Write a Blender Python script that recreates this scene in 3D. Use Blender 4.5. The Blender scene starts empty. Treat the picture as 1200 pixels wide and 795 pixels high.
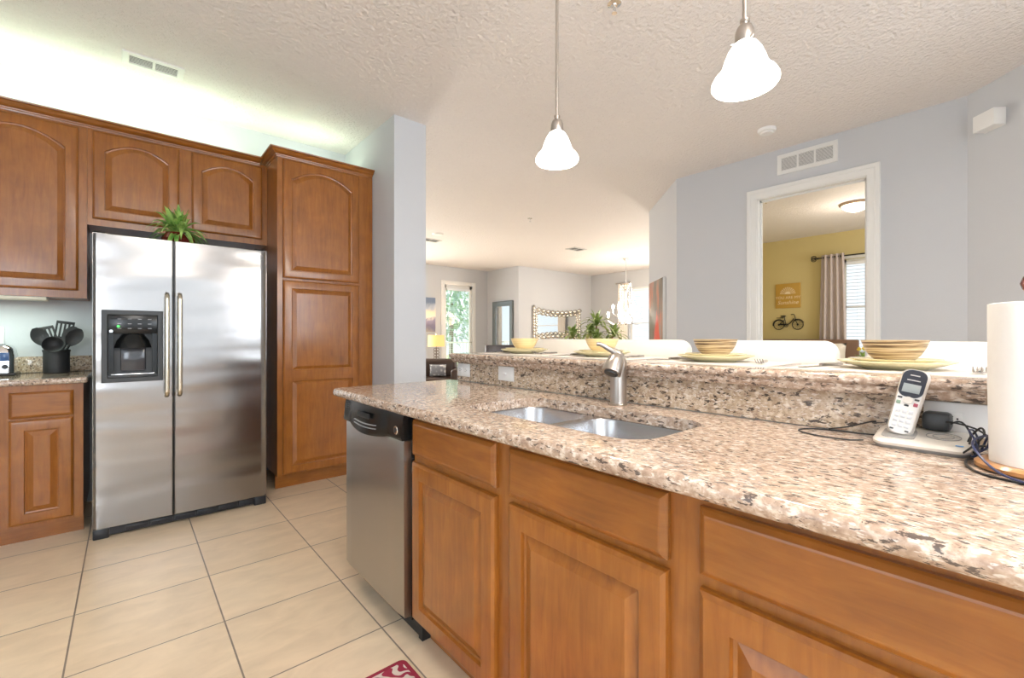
import bpy, bmesh, math, random
from mathutils import Vector, Matrix
random.seed(7)
S = bpy.context.scene
COL = S.collection
PI = math.pi
R = math.radians

# ---------------------------------------------------------------- camera
cd = bpy.data.cameras.new('camera'); cam = bpy.data.objects.new('camera', cd); COL.objects.link(cam)
cd.sensor_width = 36; cd.sensor_fit = 'HORIZONTAL'; cd.lens = 523 / 1200 * 36
cd.shift_y = -3 / 1200; cd.clip_start = 0.02; cd.clip_end = 100
cam.location = (0, 0, 1.15); cam.rotation_euler = (R(90), 0, -math.atan2(.6540, .7565))
S.camera = cam
# ---------------------------------------------------------------- view, world
S.view_settings.view_transform = 'Standard'; S.view_settings.look = 'None'
S.view_settings.gamma = 1; S.view_settings.use_curve_mapping = False
S.view_settings.exposure = 0.0
W = bpy.data.worlds.new('sky'); S.world = W; W.use_nodes = True
wn = W.node_tree.nodes; wb = wn['Background']
wb.inputs[0].default_value = (.82, .92, 1.0, 1); wb.inputs[1].default_value = 1.3

def area(name, loc, rot, sx, sy, power, col=(1, 1, 1), spread=None):
    l = bpy.data.lights.new(name, 'AREA'); l.shape = 'RECTANGLE'; l.size = sx; l.size_y = sy
    l.energy = power; l.color = col
    if spread: l.spread = R(spread)
    o = bpy.data.objects.new(name, l); COL.objects.link(o); o.location = loc; o.rotation_euler = [R(a) for a in rot]
    return o
DAY = (.80, .90, 1.0)
# area lamps outside unseen windows, most of them added as fill
area('fill_kitchen_side', (-2.30, .6, 1.45), (0, -90, 0), 1.5, 2.0, 18, DAY)  # added fill for the peninsula front
area('daylight_kitchen_rear_window', (.6, -2.70, 1.45), (90, 0, 0), 2.6, 1.8, 24, DAY)
area('fill_rear_dinette', (2.55, -2.70, 1.45), (90, 0, 0), 1.0, 1.8, 62, DAY)  # added fill reaching the back wall and pantry
area('fill_rear_left', (-1.5, -2.70, 1.6), (90, 0, 0), 1.0, 1.5, 70, DAY)  # added to brighten the wall cabinets
area('fill_living', (3.6, 9.70, 1.5), (-90, 0, 0), 2.0, 1.8, 190, (1, .93, .87))  # living room fill, added where the divider hides it
area('fill_dining_side', (10.35, 4.4, 1.5), (0, 90, 0), 1.7, 1.2, 150, (1, .93, .87))  # dining area fill, added out of view
area('fill_bedroom_side', (7.0, -1.35, 1.5), (90, 0, 0), 1.6, 1.4, 85, (1, .97, .93))  # unseen fill added for the bedroom
sl_ = bpy.data.lights.new('sun', 'SUN'); sl_.energy = 13; sl_.angle = R(2); sl_.color = (1, .97, .9)
so_ = bpy.data.objects.new('sun', sl_); COL.objects.link(so_); so_.rotation_euler = (R(-12), R(10), 0)

# ---------------------------------------------------------------- materials
def mat(name, col, rough=.5, metal=0., spec=.5, emit=None, estr=0., coat=0., trans=0., alpha=1.):
    m = bpy.data.materials.new(name); m.use_nodes = True
    b = m.node_tree.nodes['Principled BSDF']
    b.inputs['Base Color'].default_value = (*col, 1); b.inputs['Roughness'].default_value = rough
    b.inputs['Metallic'].default_value = metal; b.inputs['Specular IOR Level'].default_value = spec
    if coat: b.inputs['Coat Weight'].default_value = coat; b.inputs['Coat Roughness'].default_value = .15
    if trans: b.inputs['Transmission Weight'].default_value = trans
    if emit: b.inputs['Emission Color'].default_value = (*emit, 1); b.inputs['Emission Strength'].default_value = estr
    if alpha < 1: b.inputs['Alpha'].default_value = alpha
    return m
def NT(m): return m.node_tree.nodes, m.node_tree.links, m.node_tree.nodes['Principled BSDF']
def coords(m, scale=(1, 1, 1), rot=(0, 0, 0), loc=(0, 0, 0), kind='Object', rnd=False):
    n, l, b = NT(m); t = n.new('ShaderNodeTexCoord'); mp = n.new('ShaderNodeMapping')
    mp.inputs['Scale'].default_value = scale; mp.inputs['Rotation'].default_value = rot; mp.inputs['Location'].default_value = loc
    if rnd:
        oi = n.new('ShaderNodeObjectInfo'); mu = n.new('ShaderNodeMath'); mu.operation = 'MULTIPLY'; mu.inputs[1].default_value = 37
        ad = n.new('ShaderNodeVectorMath'); l.new(oi.outputs['Random'], mu.inputs[0]); l.new(t.outputs[kind], ad.inputs[0]); l.new(mu.outputs[0], ad.inputs[1])
        l.new(ad.outputs[0], mp.inputs['Vector'])
    else: l.new(t.outputs[kind], mp.inputs['Vector'])
    return mp.outputs[0]
def noise(m, vec, scale, detail=3, rough=.5, dist=0.):
    n, l, b = NT(m); t = n.new('ShaderNodeTexNoise'); t.inputs['Scale'].default_value = scale
    t.inputs['Detail'].default_value = detail; t.inputs['Roughness'].default_value = rough; t.inputs['Distortion'].default_value = dist
    l.new(vec, t.inputs['Vector']); return t.outputs['Fac']
def ramp(m, fac, stops):
    n, l, b = NT(m); r = n.new('ShaderNodeValToRGB'); l.new(fac, r.inputs[0]); e = r.color_ramp.elements
    while len(e) < len(stops): e.new(.5)
    for q, (p, c) in zip(e, stops): q.position = p; q.color = (*c, 1) if len(c) == 3 else c
    return r.outputs[0]
def mix(m, fac, a, c, mode='MIX'):
    n, l, b = NT(m); x = n.new('ShaderNodeMix'); x.data_type = 'RGBA'; x.blend_type = mode
    for s, v in ((0, fac), (6, a), (7, c)):
        if isinstance(v, (int, float)): x.inputs[s].default_value = v
        elif isinstance(v, tuple): x.inputs[s].default_value = (*v, 1)
        else: l.new(v, x.inputs[s])
    return x.outputs[2]
def bump(m, h, strength, dist=.002):
    n, l, b = NT(m); t = n.new('ShaderNodeBump'); t.inputs['Strength'].default_value = strength; t.inputs['Distance'].default_value = dist
    l.new(h, t.inputs['Height']); l.new(t.outputs[0], b.inputs['Normal'])
def setc(m, sock): n, l, b = NT(m); l.new(sock, b.inputs['Base Color'])

def wood(name, c1, c2, c3, scale, rough=.32):
    m = mat(name, c2, rough, coat=.4, spec=.45)
    v = coords(m, scale, rnd=True)
    g = noise(m, v, 9, 5, .6, .8)
    c = ramp(m, g, [(.22, c1), (.5, c2), (.78, c3)])
    v2 = coords(m, (1, 1, 1), rnd=True); bl = noise(m, v2, 9, 3, .55, .3)
    c = mix(m, .55, c, ramp(m, bl, [(.3, (.66, .62, .58)), (.7, (1.12, 1.08, 1.05))]), 'MULTIPLY')
    setc(m, c); bump(m, g, .05, .001)
    return m
W1, W2, W3 = (.225, .070, .009), (.31, .107, .014), (.375, .142, .023)
woodV = wood('stained maple upright', W1, W2, W3, (5, 5, .5))
woodH = wood('stained maple level', W1, W2, W3, (.55, .55, 5))

def granite(name, rot, stretch, warm, br_=.55, ds=105, dth=.562, dstr=.88, dcol=(.06, .045, .04)):
    m = mat(name, (.6, .45, .33), .07, spec=.5)
    v = coords(m, (1, 1, 1)); vs = coords(m, stretch, rot)
    a = noise(m, v, 60, 4, .6, .3)
    c = ramp(m, a, [(.32, warm[0]), (.5, warm[1]), (.68, warm[2])])
    gr = noise(m, vs, 160, 3, .6, .2)
    c = mix(m, ramp(m, gr, [(.54, (0, 0, 0)), (.62, (br_,) * 3)]), c, (.30, .195, .14))
    cr = noise(m, vs, 140, 2, .5)
    c = mix(m, ramp(m, cr, [(.58, (0, 0, 0)), (.66, (.6, .6, .6))]), c, (.82, .76, .68))
    dk = noise(m, vs, ds, 4, .65, .4)
    c = mix(m, ramp(m, dk, [(dth, (0, 0, 0)), (dth + .045, (dstr,) * 3)]), c, dcol)
    setc(m, c); return m
GT = [(.33, .23, .168), (.47, .35, .265), (.67, .575, .48)]
GS = [(.38, .275, .18), (.52, .40, .285), (.68, .58, .46)]
granTop = granite('polished granite', (0, 0, R(28)), (1.0, .42, 1), GT)
granSplash = granite('polished granite splash', (R(-35), 0, 0), (1, .45, 1.0), GS, .8, 95, .555, .92, (.045, .032, .026))

def steel(name, col, rough, wav=.0):
    m = mat(name, col, rough, 1.0)
    if wav:
        v2 = coords(m, (.7, .7, 3.2)); w = noise(m, v2, 1.8, 1, .4); bump(m, w, wav, .05)
    return m
steelDoor = steel('brushed steel door', (.31, .297, .288), .22, .26)
steelDW = steel('brushed steel dishwasher', (.42, .39, .36), .30, .03)
steelSink = steel('satin steel basin', (.52, .52, .53), .24)
nickel = mat('brushed nickel', (.50, .46, .42), .32, 1)
chrome = mat('chrome', (.8, .8, .8), .12, 1)
nickelW = mat('warm nickel bar', (.72, .68, .58), .24, 1)
black = mat('black plastic', (.008, .009, .009), .22, spec=.35)
blackM = mat('matte black', (.02, .02, .021), .55)
charcoal = mat('charcoal plastic', (.03, .033, .035), .4)
fridgeSide = mat('dark grey case', (.05, .055, .065), .5)
white = mat('white plastic', (.82, .82, .81), .4)
trimW = mat('white trim paint', (.80, .80, .78), .4)
dullW = mat('grey white grille', (.55, .55, .54), .5)
darkHole = mat('dark duct', (.10, .11, .11), .8)

def paint(name, col, sc=75, st=.18, dist=.004):
    m = mat(name, col, .6, spec=.3); v = coords(m); f = noise(m, v, sc, 3, .6); bump(m, f, st, dist)
    return m
wallM = paint('pale grey wall paint', (.58, .595, .62))
wallWarm = wallM
ceilM = paint('ceiling paint', (.80, .765, .75), 38, .9, .020)
yellowM = paint('yellow wall paint', (.63, .53, .26))

floorM = mat('cream floor tile', (.7, .55, .4), .28, spec=.45)
n, l, b = NT(floorM)
v = coords(floorM, (1, 1, 1), loc=(.162, -2.12 + .451 * 6, 0))
br = n.new('ShaderNodeTexBrick'); br.offset = 0; br.squash = 1
for k, val in (('Scale', 1), ('Mortar Size', .0030), ('Mortar Smooth', .1), ('Bias', 0), ('Brick Width', .4625), ('Row Height', .451)): br.inputs[k].default_value = val
br.inputs['Color1'].default_value = (.80, .655, .475, 1); br.inputs['Color2'].default_value = (.755, .61, .435, 1); br.inputs['Mortar'].default_value = (.25, .20, .16, 1)
l.new(v, br.inputs['Vector'])
v2 = coords(floorM, (1, 2.2, 1), (0, 0, .5)); cl = noise(floorM, v2, 5, 5, .6, .6)
c = mix(floorM, .8, br.outputs['Color'], ramp(floorM, cl, [(.3, (.88, .85, .82)), (.7, (1.08, 1.06, 1.04))]), 'MULTIPLY')
setc(floorM, c)
inv = n.new('ShaderNodeMath'); inv.operation = 'SUBTRACT'; inv.inputs[0].default_value = 1; l.new(br.outputs['Fac'], inv.inputs[1]); bump(floorM, inv.outputs[0], .5, .002)

glassM = bpy.data.materials.new('window glass'); glassM.use_nodes = True
n = glassM.node_tree.nodes; l = glassM.node_tree.links; n.remove(n['Principled BSDF'])
tr = n.new('ShaderNodeBsdfTransparent'); gl = n.new('ShaderNodeBsdfGlossy'); gl.inputs['Roughness'].default_value = .02
mx = n.new('ShaderNodeMixShader'); mx.inputs[0].default_value = .02
l.new(tr.outputs[0], mx.inputs[1]); l.new(gl.outputs[0], mx.inputs[2]); l.new(mx.outputs[0], n['Material Output'].inputs[0])
mirrorM = mat('mirror glass', (.85, .87, .87), .02, 1)
creamM = mat('cream leather', (.86, .81, .72), .45)
matM = mat('woven placemat', (.72, .66, .60), .7)
plateM = mat('pale green stoneware', (.74, .67, .42), .22)
plateM2 = mat('pale cream stoneware', (.78, .68, .42), .22)
bowlM = mat('spun bamboo', (.75, .55, .28), .4)
v = coords(bowlM, (.6, .6, 34)); f = noise(bowlM, v, 7, 4, .7, .1)
setc(bowlM, ramp(bowlM, f, [(.41, (.07, .035, .015)), (.48, (.34, .22, .11)), (.54, (.56, .43, .26)), (.66, (.66, .55, .38))]))
bowlPlain = mat('pale bamboo', (.80, .64, .33), .35)
v = coords(bowlPlain, (.6, .6, 30)); f = noise(bowlPlain, v, 5, 3, .6, .2)
setc(bowlPlain, ramp(bowlPlain, f, [(.3, (.70, .50, .24)), (.7, (.84, .70, .40))]))
leafG = mat('grass green leaf', (.10, .26, .03), .4)
v = coords(leafG, rnd=True); f = noise(leafG, v, 30, 2); setc(leafG, ramp(leafG, f, [(.3, (.10, .26, .03)), (.7, (.45, .62, .18))]))
leafD = mat('dark green leaf', (.05, .12, .02), .35)
v = coords(leafD, rnd=True); f = noise(leafD, v, 9, 2); setc(leafD, ramp(leafD, f, [(.3, (.10, .18, .04)), (.7, (.42, .55, .18))]))
leafT = mat('overexposed tree leaf', (.50, .64, .56), .6)  # outdoor overexposure and haze put into the leaf colour
maroon = mat('glazed maroon pot', (.13, .02, .012), .12)
brownL = mat('dark brown leather', (.055, .028, .016), .35)
espresso = mat('espresso wood', (.05, .032, .03), .3)
greyF = mat('pewter frame', (.22, .24, .24), .3, .6)
silverF = mat('antique silver frame', (.64, .61, .55), .2, 1)
paperM = mat('white paper towel', (.86, .85, .82), .9)
v = coords(paperM); f = noise(paperM, v, 60, 2); bump(paperM, f, .5, .003)
honeyW = wood('honey wood', (.32, .14, .05), (.48, .24, .09), (.6, .33, .14), (3, 3, 1))
curtainM = mat('greige curtain', (.56, .49, .47), .8)
sheerM = mat('white sheer curtain', (.85, .80, .74), .8)
blindM = mat('white blind slat', (.86, .88, .90), .5)
ironM = mat('black iron', (.012, .011, .010), .5)

# ---------------------------------------------------------------- mesh builder
class MB:
    def __init__(s): s.v = []; s.f = []; s.m = []
    def add(s, vs, fs, mi=0):
        o = len(s.v); s.v += [tuple(p) for p in vs]; s.f += [tuple(i + o for i in f) for f in fs]; s.m += [mi] * len(fs); return s
    def frombm(s, bm, mi=0, M=None):
        bm.verts.ensure_lookup_table(); bm.verts.index_update()
        s.add([(M @ q.co if M else q.co)[:] for q in bm.verts], [[q.index for q in f.verts] for f in bm.faces], mi); bm.free(); return s
    def box(s, x0, x1, y0, y1, z0, z1, bev=0., mi=0, seg=2, M=None):
        if x0 > x1: x0, x1 = x1, x0
        if y0 > y1: y0, y1 = y1, y0
        if z0 > z1: z0, z1 = z1, z0
        bm = bmesh.new(); bmesh.ops.create_cube(bm, size=1)
        for q in bm.verts: q.co = Vector(((q.co.x + .5) * (x1 - x0) + x0, (q.co.y + .5) * (y1 - y0) + y0, (q.co.z + .5) * (z1 - z0) + z0))
        if bev: bmesh.ops.bevel(bm, geom=bm.edges[:], offset=min(bev, .49 * min(x1 - x0, y1 - y0, z1 - z0)), segments=seg, profile=.5, affect='EDGES')
        return s.frombm(bm, mi, M)
    def loft(s, loops, cap0=True, cap1=True, closed=True, mi=0):
        n = len(loops[0]); vs = [p for lp in loops for p in lp]; fs = []
        for k in range(len(loops) - 1):
            for i in range(n if closed else n - 1):
                j = (i + 1) % n; fs.append((k * n + i, k * n + j, (k + 1) * n + j, (k + 1) * n + i))
        if cap0: fs.append(tuple(range(n))[::-1])
        if cap1: fs.append(tuple((len(loops) - 1) * n + i for i in range(n)))
        return s.add(vs, fs, mi)
    def lathe(s, prof, c=(0, 0, 0), seg=28, mi=0, M=None):
        loops = [[(r * math.cos(2 * PI * i / seg), r * math.sin(2 * PI * i / seg), z) for i in range(seg)] for r, z in prof]
        T = Matrix.Translation(c) @ (M or Matrix())
        loops = [[(T @ Vector(p))[:] for p in lp] for lp in loops]
        return s.loft(loops, mi=mi)
    def tube(s, pts, r, seg=8, mi=0):
        P = [Vector(p) for p in pts]; n = len(P); rs = r if isinstance(r, (list, tuple)) else [r] * n
        loops = []; up = None
        for i, p in enumerate(P):
            t = (P[min(i + 1, n - 1)] - P[max(i - 1, 0)]).normalized()
            if up is None: up = t.orthogonal().normalized()
            up = (up - t * up.dot(t))
            up = up.normalized() if up.length > 1e-6 else t.orthogonal().normalized()
            w = t.cross(up)
            loops.append([(p + (up * math.cos(2 * PI * k / seg) + w * math.sin(2 * PI * k / seg)) * rs[i])[:] for k in range(seg)])
        return s.loft(loops, mi=mi)
    def sphere(s, c, r, sc=(1, 1, 1), sub=2, mi=0):
        bm = bmesh.new(); bmesh.ops.create_icosphere(bm, subdivisions=sub, radius=1)
        for q in bm.verts: q.co = Vector((q.co.x * r * sc[0] + c[0], q.co.y * r * sc[1] + c[1], q.co.z * r * sc[2] + c[2]))
        return s.frombm(bm, mi)
    def xf(s, M): s.v = [(M @ Vector(p))[:] for p in s.v]; return s
def rrect(x0, x1, y0, y1, r, z, k=6):
    out = []
    for cx, cy, a0 in ((x1 - r, y0 + r, -90), (x1 - r, y1 - r, 0), (x0 + r, y1 - r, 90), (x0 + r, y0 + r, 180)):
        for i in range(k + 1):
            a = R(a0 + 90 * i / k); out.append((cx + r * math.cos(a), cy + r * math.sin(a), z))
    return out
def rframe(mb, x0, x1, z0, z1, w, y0, y1, bev=.002):
    # rectangular ring in the x-z plane from y0 (front) to y1
    L = lambda o, y: [(x0 + o, y, z0 + o), (x1 - o, y, z0 + o), (x1 - o, y, z1 - o), (x0 + o, y, z1 - o)]
    lp = [L(0, y1), L(0, y0 + bev), L(bev, y0), L(w - bev, y0), L(w, y0 + bev), L(w, y1)]
    mb.loft(lp + [lp[0]], False, False); return mb
def fill(mb, loops, up=True, mi=0):
    bm = bmesh.new(); es = []
    for lp in loops:
        vs = [bm.verts.new(p) for p in lp]
        for i in range(len(vs)): es.append(bm.edges.new((vs[i], vs[(i + 1) % len(vs)])))
    bmesh.ops.triangle_fill(bm, edges=es, use_beauty=True, use_dissolve=False, normal=(0, 0, 1 if up else -1))
    mb.frombm(bm, mi)
def bez(pts, n=24):
    P = [Vector(p) for p in pts]; P = [2 * P[0] - P[1]] + P + [2 * P[-1] - P[-2]]; out = []
    for i in range(1, len(P) - 2):
        for k in range(n if i < len(P) - 3 else n + 1):
            t = k / n; a, b_, c_, d = P[i - 1:i + 3]
            out.append((.5 * ((2 * b_) + (c_ - a) * t + (2 * a - 5 * b_ + 4 * c_ - d) * t * t + (3 * b_ - a - 3 * c_ + d) * t ** 3))[:])
    return out

def obj(name, mb, m, parent=None, loc=None, rotz=0, ang=35, kind=None, label=None):
    me = bpy.data.meshes.new(name); me.from_pydata(mb.v, [], mb.f)
    ms = m if isinstance(m, (list, tuple)) else [m]
    for q in ms: me.materials.append(q)
    if len(ms) > 1: me.polygons.foreach_set('material_index', mb.m)
    bm = bmesh.new(); bm.from_mesh(me); bmesh.ops.recalc_face_normals(bm, faces=bm.faces[:]); bm.to_mesh(me); bm.free()
    me.polygons.foreach_set('use_smooth', [True] * len(me.polygons)); me.set_sharp_from_angle(angle=R(ang)); me.update()
    o = bpy.data.objects.new(name, me); COL.objects.link(o)
    if parent: o.parent = parent
    if loc: o.location = loc
    o.rotation_euler = (0, 0, rotz)
    if kind: o['kind'] = kind
    if label: o['label'] = label
    return o
def tag(o, label, cat, group=None, kind=None):
    o['label'] = label; o['category'] = cat
    if group: o['group'] = group
    if kind: o['kind'] = kind
    return o
def thing(name, label, cat, loc=(0, 0, 0), rotz=0, group=None):
    o = bpy.data.objects.new(name, None); COL.objects.link(o); o.location = loc; o.rotation_euler = (0, 0, rotz); o.empty_display_size = .1
    return tag(o, label, cat, group)
def struct(name, mb, m, parent=None):
    o = obj(name, mb, m, parent)
    if not parent: o['kind'] = 'structure'
    return o
def dup(root, loc, rotz=None, label=None):
    r = root.copy(); COL.objects.link(r); r.location = loc
    if rotz is not None: r.rotation_euler = (0, 0, rotz)
    if label: r['label'] = label
    for ch in list(root.children):
        c = ch.copy(); COL.objects.link(c); c.parent = r
        for g in ch.children: d = g.copy(); COL.objects.link(d); d.parent = c
    return r

# ---------------------------------------------------------------- room shell
H = 2.89
YB = 4.28
def wall_piece(mb, axis, a0, a1, b0, b1, holes=()):   # axis 'x': wall runs along x, thickness b in y
    cuts = sorted({a0, a1, *[h[0] for h in holes], *[h[1] for h in holes]})
    for p, q in zip(cuts, cuts[1:]):
        z = 0.
        spans = []
        hs = [h for h in holes if h[0] <= p + 1e-6 and h[1] >= q - 1e-6]
        if hs:
            h = hs[0]
            if h[2] > 0: spans.append((0, h[2]))
            spans.append((h[3], H))
        else: spans.append((0, H))
        for z0, z1 in spans:
            if axis == 'x': mb.box(p, q, b0, b1, z0, z1)
            else: mb.box(b0, b1, p, q, z0, z1)
struct('floor', MB().box(-2.4, 10.5, -2.8, 9.7, -.1, 0), floorM)
struct('ceiling', MB().box(-2.4, 10.5, -2.8, 9.7, H, H + .1), ceilM)
m = MB(); wall_piece(m, 'x', -2.2, 1.587, YB, YB + .12); struct('wall_back', m, wallM)
m = MB(); wall_piece(m, 'y', 3.246, 9.45, 1.587, 1.868); struct('wall_divider', m, wallM)
m = MB(); wall_piece(m, 'y', -2.6, 4.40, -2.32, -2.2, [(-.4, 1.6, .7, 2.2)]); struct('wall_left', m, wallM)
m = MB(); wall_piece(m, 'x', -2.2, 3.30, -2.72, -2.6, [(-.7, 1.9, .55, 2.35), (2.05, 3.05, .55, 2.35), (-2.0, -1.0, .85, 2.35)]); struct('wall_rear', m, wallM)
m = MB(); wall_piece(m, 'x', 1.868, 7.42, 9.45, 9.57, [(2.6, 4.6, .6, 2.4), (5.96, 6.80, 0, 2.44)]); struct('wall_far', m, wallM)
m = MB(); wall_piece(m, 'y', 8.20, 9.45, 7.30, 7.42); struct('wall_jog', m, wallM)
m = MB(); wall_piece(m, 'x', 7.42, 10.1, 8.20, 8.32); struct('wall_dining', m, wallM)
m = MB(); wall_piece(m, 'y', 3.46, 8.32, 10.1, 10.22, [(5.35, 6.93, .55, 2.45), (3.8, 5.0, .6, 2.4)]); struct('wall_dining_side', m, wallM)
m = MB(); wall_piece(m, 'x', 5.56, 10.1, 3.34, 3.46); struct('wall_bedroom_north', m, [wallM])
m = MB(); wall_piece(m, 'y', .287, 2.54, 4.60, 4.72, [(.86, 1.715, 0, 2.475)]); struct('wall_doorway', m, wallM)
def diag(name, p0, p1, t=.12):
    (x0, y0), (x1, y1) = p0, p1; nx, ny = t / math.sqrt(2), -t / math.sqrt(2)
    m = MB(); lo = [(x0, y0, 0), (x1, y1, 0), (x1 + nx, y1 + ny, 0), (x0 + nx, y0 + ny, 0)]
    m.loft([lo, [(x, y, H) for x, y, z in lo]]); return struct(name, m, wallM)
diag('wall_diagonal_far', (4.60, 2.54), (5.52, 3.46))
diag('wall_diagonal_near', (4.60, .287), (3.15, -1.163))
m = MB(); wall_piece(m, 'y', -2.6, -1.163, 3.15, 3.27); struct('wall_right', m, wallM)
# bedroom shell
m = MB(); wall_piece(m, 'y', -1.2, 3.34, 9.0, 9.12, [(1.0, 2.03, .85, 2.43)]); struct('wall_bedroom_window', m, yellowM)
m = MB(); wall_piece(m, 'x', 5.45, 9.0, 3.325, 3.34); wall_piece(m, 'x', 4.72, 9.12, -1.32, -1.2, [(6.2, 7.8, .8, 2.2)])
m.box(4.72, 4.735, 1.80, 2.56, 0, H); m.box(4.72, 4.735, .3, .77, 0, H); struct('wall_bedroom', m, yellowM)
m = MB().box(4.60, 4.72, -1.2, .287, 0, H); struct('wall_bedroom_west', m, yellowM)
# peninsula half wall
struct('wall_half', MB().box(1.382, 1.50, -.55, 2.02, 0, 1.012), wallM)
# baseboards
m = MB().box(1.575, 1.587, 3.246, 3.60, 0, .1).box(1.575, 1.868, 3.234, 3.246, 0, .1); struct('baseboard_divider', m, trimW)
m = MB().box(1.868, 5.86, 9.438, 9.45, 0, .1).box(6.9, 7.30, 9.438, 9.45, 0, .1); struct('baseboard_far', m, trimW)
m = MB().box(4.588, 4.60, 1.81, 2.54, 0, .1).box(4.588, 4.60, .287, .76, 0, .1); struct('baseboard_doorway', m, trimW)

# doorway casing
dr = obj('door_2', MB().box(4.60, 4.72, .86, .873, 0, 2.475).box(4.60, 4.72, 1.702, 1.715, 0, 2.475).box(4.60, 4.72, .86, 1.715, 2.462, 2.475), trimW, kind='structure')
def casing(x, y0, y1, z1, w=.088):
    # moulded U-shaped profile around the opening: (outward offset, projection)
    prof = [(0, .0), (0, .010), (.006, .013), (.05, .016), (.056, .021), (.082, .022), (w, .018), (w, 0)]
    loops = []
    for o, p in prof: loops.append([(x - p, y0 - o, 0), (x - p, y0 - o, z1 + o), (x - p, y1 + o, z1 + o), (x - p, y1 + o, 0)])
    return MB().loft(loops, False, False, closed=False)
obj('casing', casing(4.60, .865, 1.71, 2.47), trimW, dr)
m = MB().box(4.655, 4.668, .873, .89, 0, 2.462).box(4.655, 4.668, 1.685, 1.702, 0, 2.462).box(4.655, 4.668, .873, 1.702, 2.445, 2.462); obj('door_stop', m, trimW, dr)

# windows (frames + panes)
def window(n, axis, a0, a1, z0, z1, b, sgn, mullions=1):
    f = MB(); w = .05
    def bx(p, q, r_, s_, t=.04, o=0):
        if axis == 'y': f.box(b + o, b + o + sgn * t, p, q, r_, s_)
        else: f.box(p, q, b + o, b + o + sgn * t, r_, s_)
    bx(a0, a0 + w, z0, z1); bx(a1 - w, a1, z0, z1); bx(a0, a1, z0, z0 + w); bx(a0, a1, z1 - w, z1); bx(a0, a1, (z0 + z1) / 2 - .02, (z0 + z1) / 2 + .02)
    o = obj('window_%d' % n, f, trimW, kind='structure')
    g = MB()
    if axis == 'y': g.box(b + sgn * .018, b + sgn * .022, a0 + w, a1 - w, z0 + w, z1 - w)
    else: g.box(a0 + w, a1 - w, b + sgn * .018, b + sgn * .022, z0 + w, z1 - w)
    obj('pane', g, glassM, o)
    return o
window(1, 'y', -.4, 1.6, .7, 2.2, -2.28, -1)  # unseen opening made up for the kitchen side fill
window(2, 'x', -.7, 1.9, .55, 2.35, -2.68, -1)
window(3, 'x', 2.6, 4.6, .6, 2.4, 9.52, 1)  # hidden behind the divider, added to light the living room
window(4, 'y', 5.35, 6.93, .55, 2.45, 10.17, 1)
window(5, 'y', 3.8, 5.0, .6, 2.4, 10.17, 1)  # out of view, put in to let fill into the dining area
wo = window(6, 'y', 1.0, 2.03, .85, 2.43, 9.07, 1)
obj('casing', MB().box(8.985, 9.0, 2.03, 2.09, .78, 2.49, .003).box(8.985, 9.0, .94, 1.0, .78, 2.49, .003).box(8.985, 9.0, .94, 2.09, 2.43, 2.49, .003).box(8.96, 9.0, .92, 2.11, .82, .85, .003), trimW, wo)
window(8, 'x', 2.05, 3.05, .55, 2.35, -2.68, -1)  # unseen opening added for the dinette fill
window(9, 'x', -2.0, -1.0, .85, 2.35, -2.68, -1)  # unseen opening put in to light the wall cabinets
window(7, 'x', 6.2, 7.8, .8, 2.2, -1.26, -1)  # unseen opening added for the bedroom fill

# glass door at the far wall
d1 = obj('door_1', MB().box(5.96, 6.02, 9.47, 9.53, 0, 2.44).box(6.74, 6.80, 9.47, 9.53, 0, 2.44).box(5.96, 6.80, 9.47, 9.53, 2.36, 2.44).box(5.96, 6.80, 9.47, 9.53, 0, .2), trimW, kind='structure')
m = MB().box(5.86, 5.96, 9.43, 9.45, 0, 2.54, .004).box(6.80, 6.90, 9.43, 9.45, 0, 2.54, .004).box(5.96, 6.80, 9.43, 9.45, 2.44, 2.54, .004); obj('casing', m, trimW, d1)
obj('pane', MB().box(6.02, 6.74, 9.498, 9.502, .2, 2.36), glassM, d1)
obj('handle', MB().tube([(6.775, 9.47, 1.0), (6.775, 9.43, 1.0), (6.70, 9.43, 1.0)], .01), nickel, d1)

def blind(label, axis, a0, a1, z0, z1, b, pitch=.05, tilt=25, sw=.045):
    L = (b, (a0 + a1) / 2, z0) if axis == 'y' else ((a0 + a1) / 2, b, z0)
    t = thing('window_blind', label, 'window blind', L, PI / 2 if axis == 'y' else 0)
    hw = (a1 - a0) / 2; hh = z1 - z0; s = MB(); k = int((hh - .05) / pitch)
    for i in range(k):
        z = .03 + i * pitch; M = Matrix.Translation((0, 0, z)) @ Matrix.Rotation(R(tilt), 4, 'X'); s.box(-hw, hw, -sw / 2, sw / 2, -.0012, .0012, M=M)
    obj('slats', s, blindM, t); obj('headrail', MB().box(-hw, hw, -.03, .03, hh - .05, hh), blindM, t)
    obj('bottom_rail', MB().box(-hw, hw, -.02, .02, 0, .015), blindM, t)
    for x in (-hw * .7, hw * .7): obj('cord', MB().tube([(x, -.024, .01), (x, -.024, hh - .03)], .0015, 5), blindM, t)
    return t
blind('white horizontal blind hanging in the glass door at the far end of the living room', 'x', 6.03, 6.73, .25, 2.355, 9.462, tilt=6)
blind('white slatted blind on the dining window behind the chandelier', 'y', 5.42, 6.86, .62, 2.38, 10.13, tilt=8)
blind('white slatted blind in the bedroom window right of the grey curtain', 'y', 1.06, 1.97, .90, 2.38, 9.03, pitch=.055, tilt=10)

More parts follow.
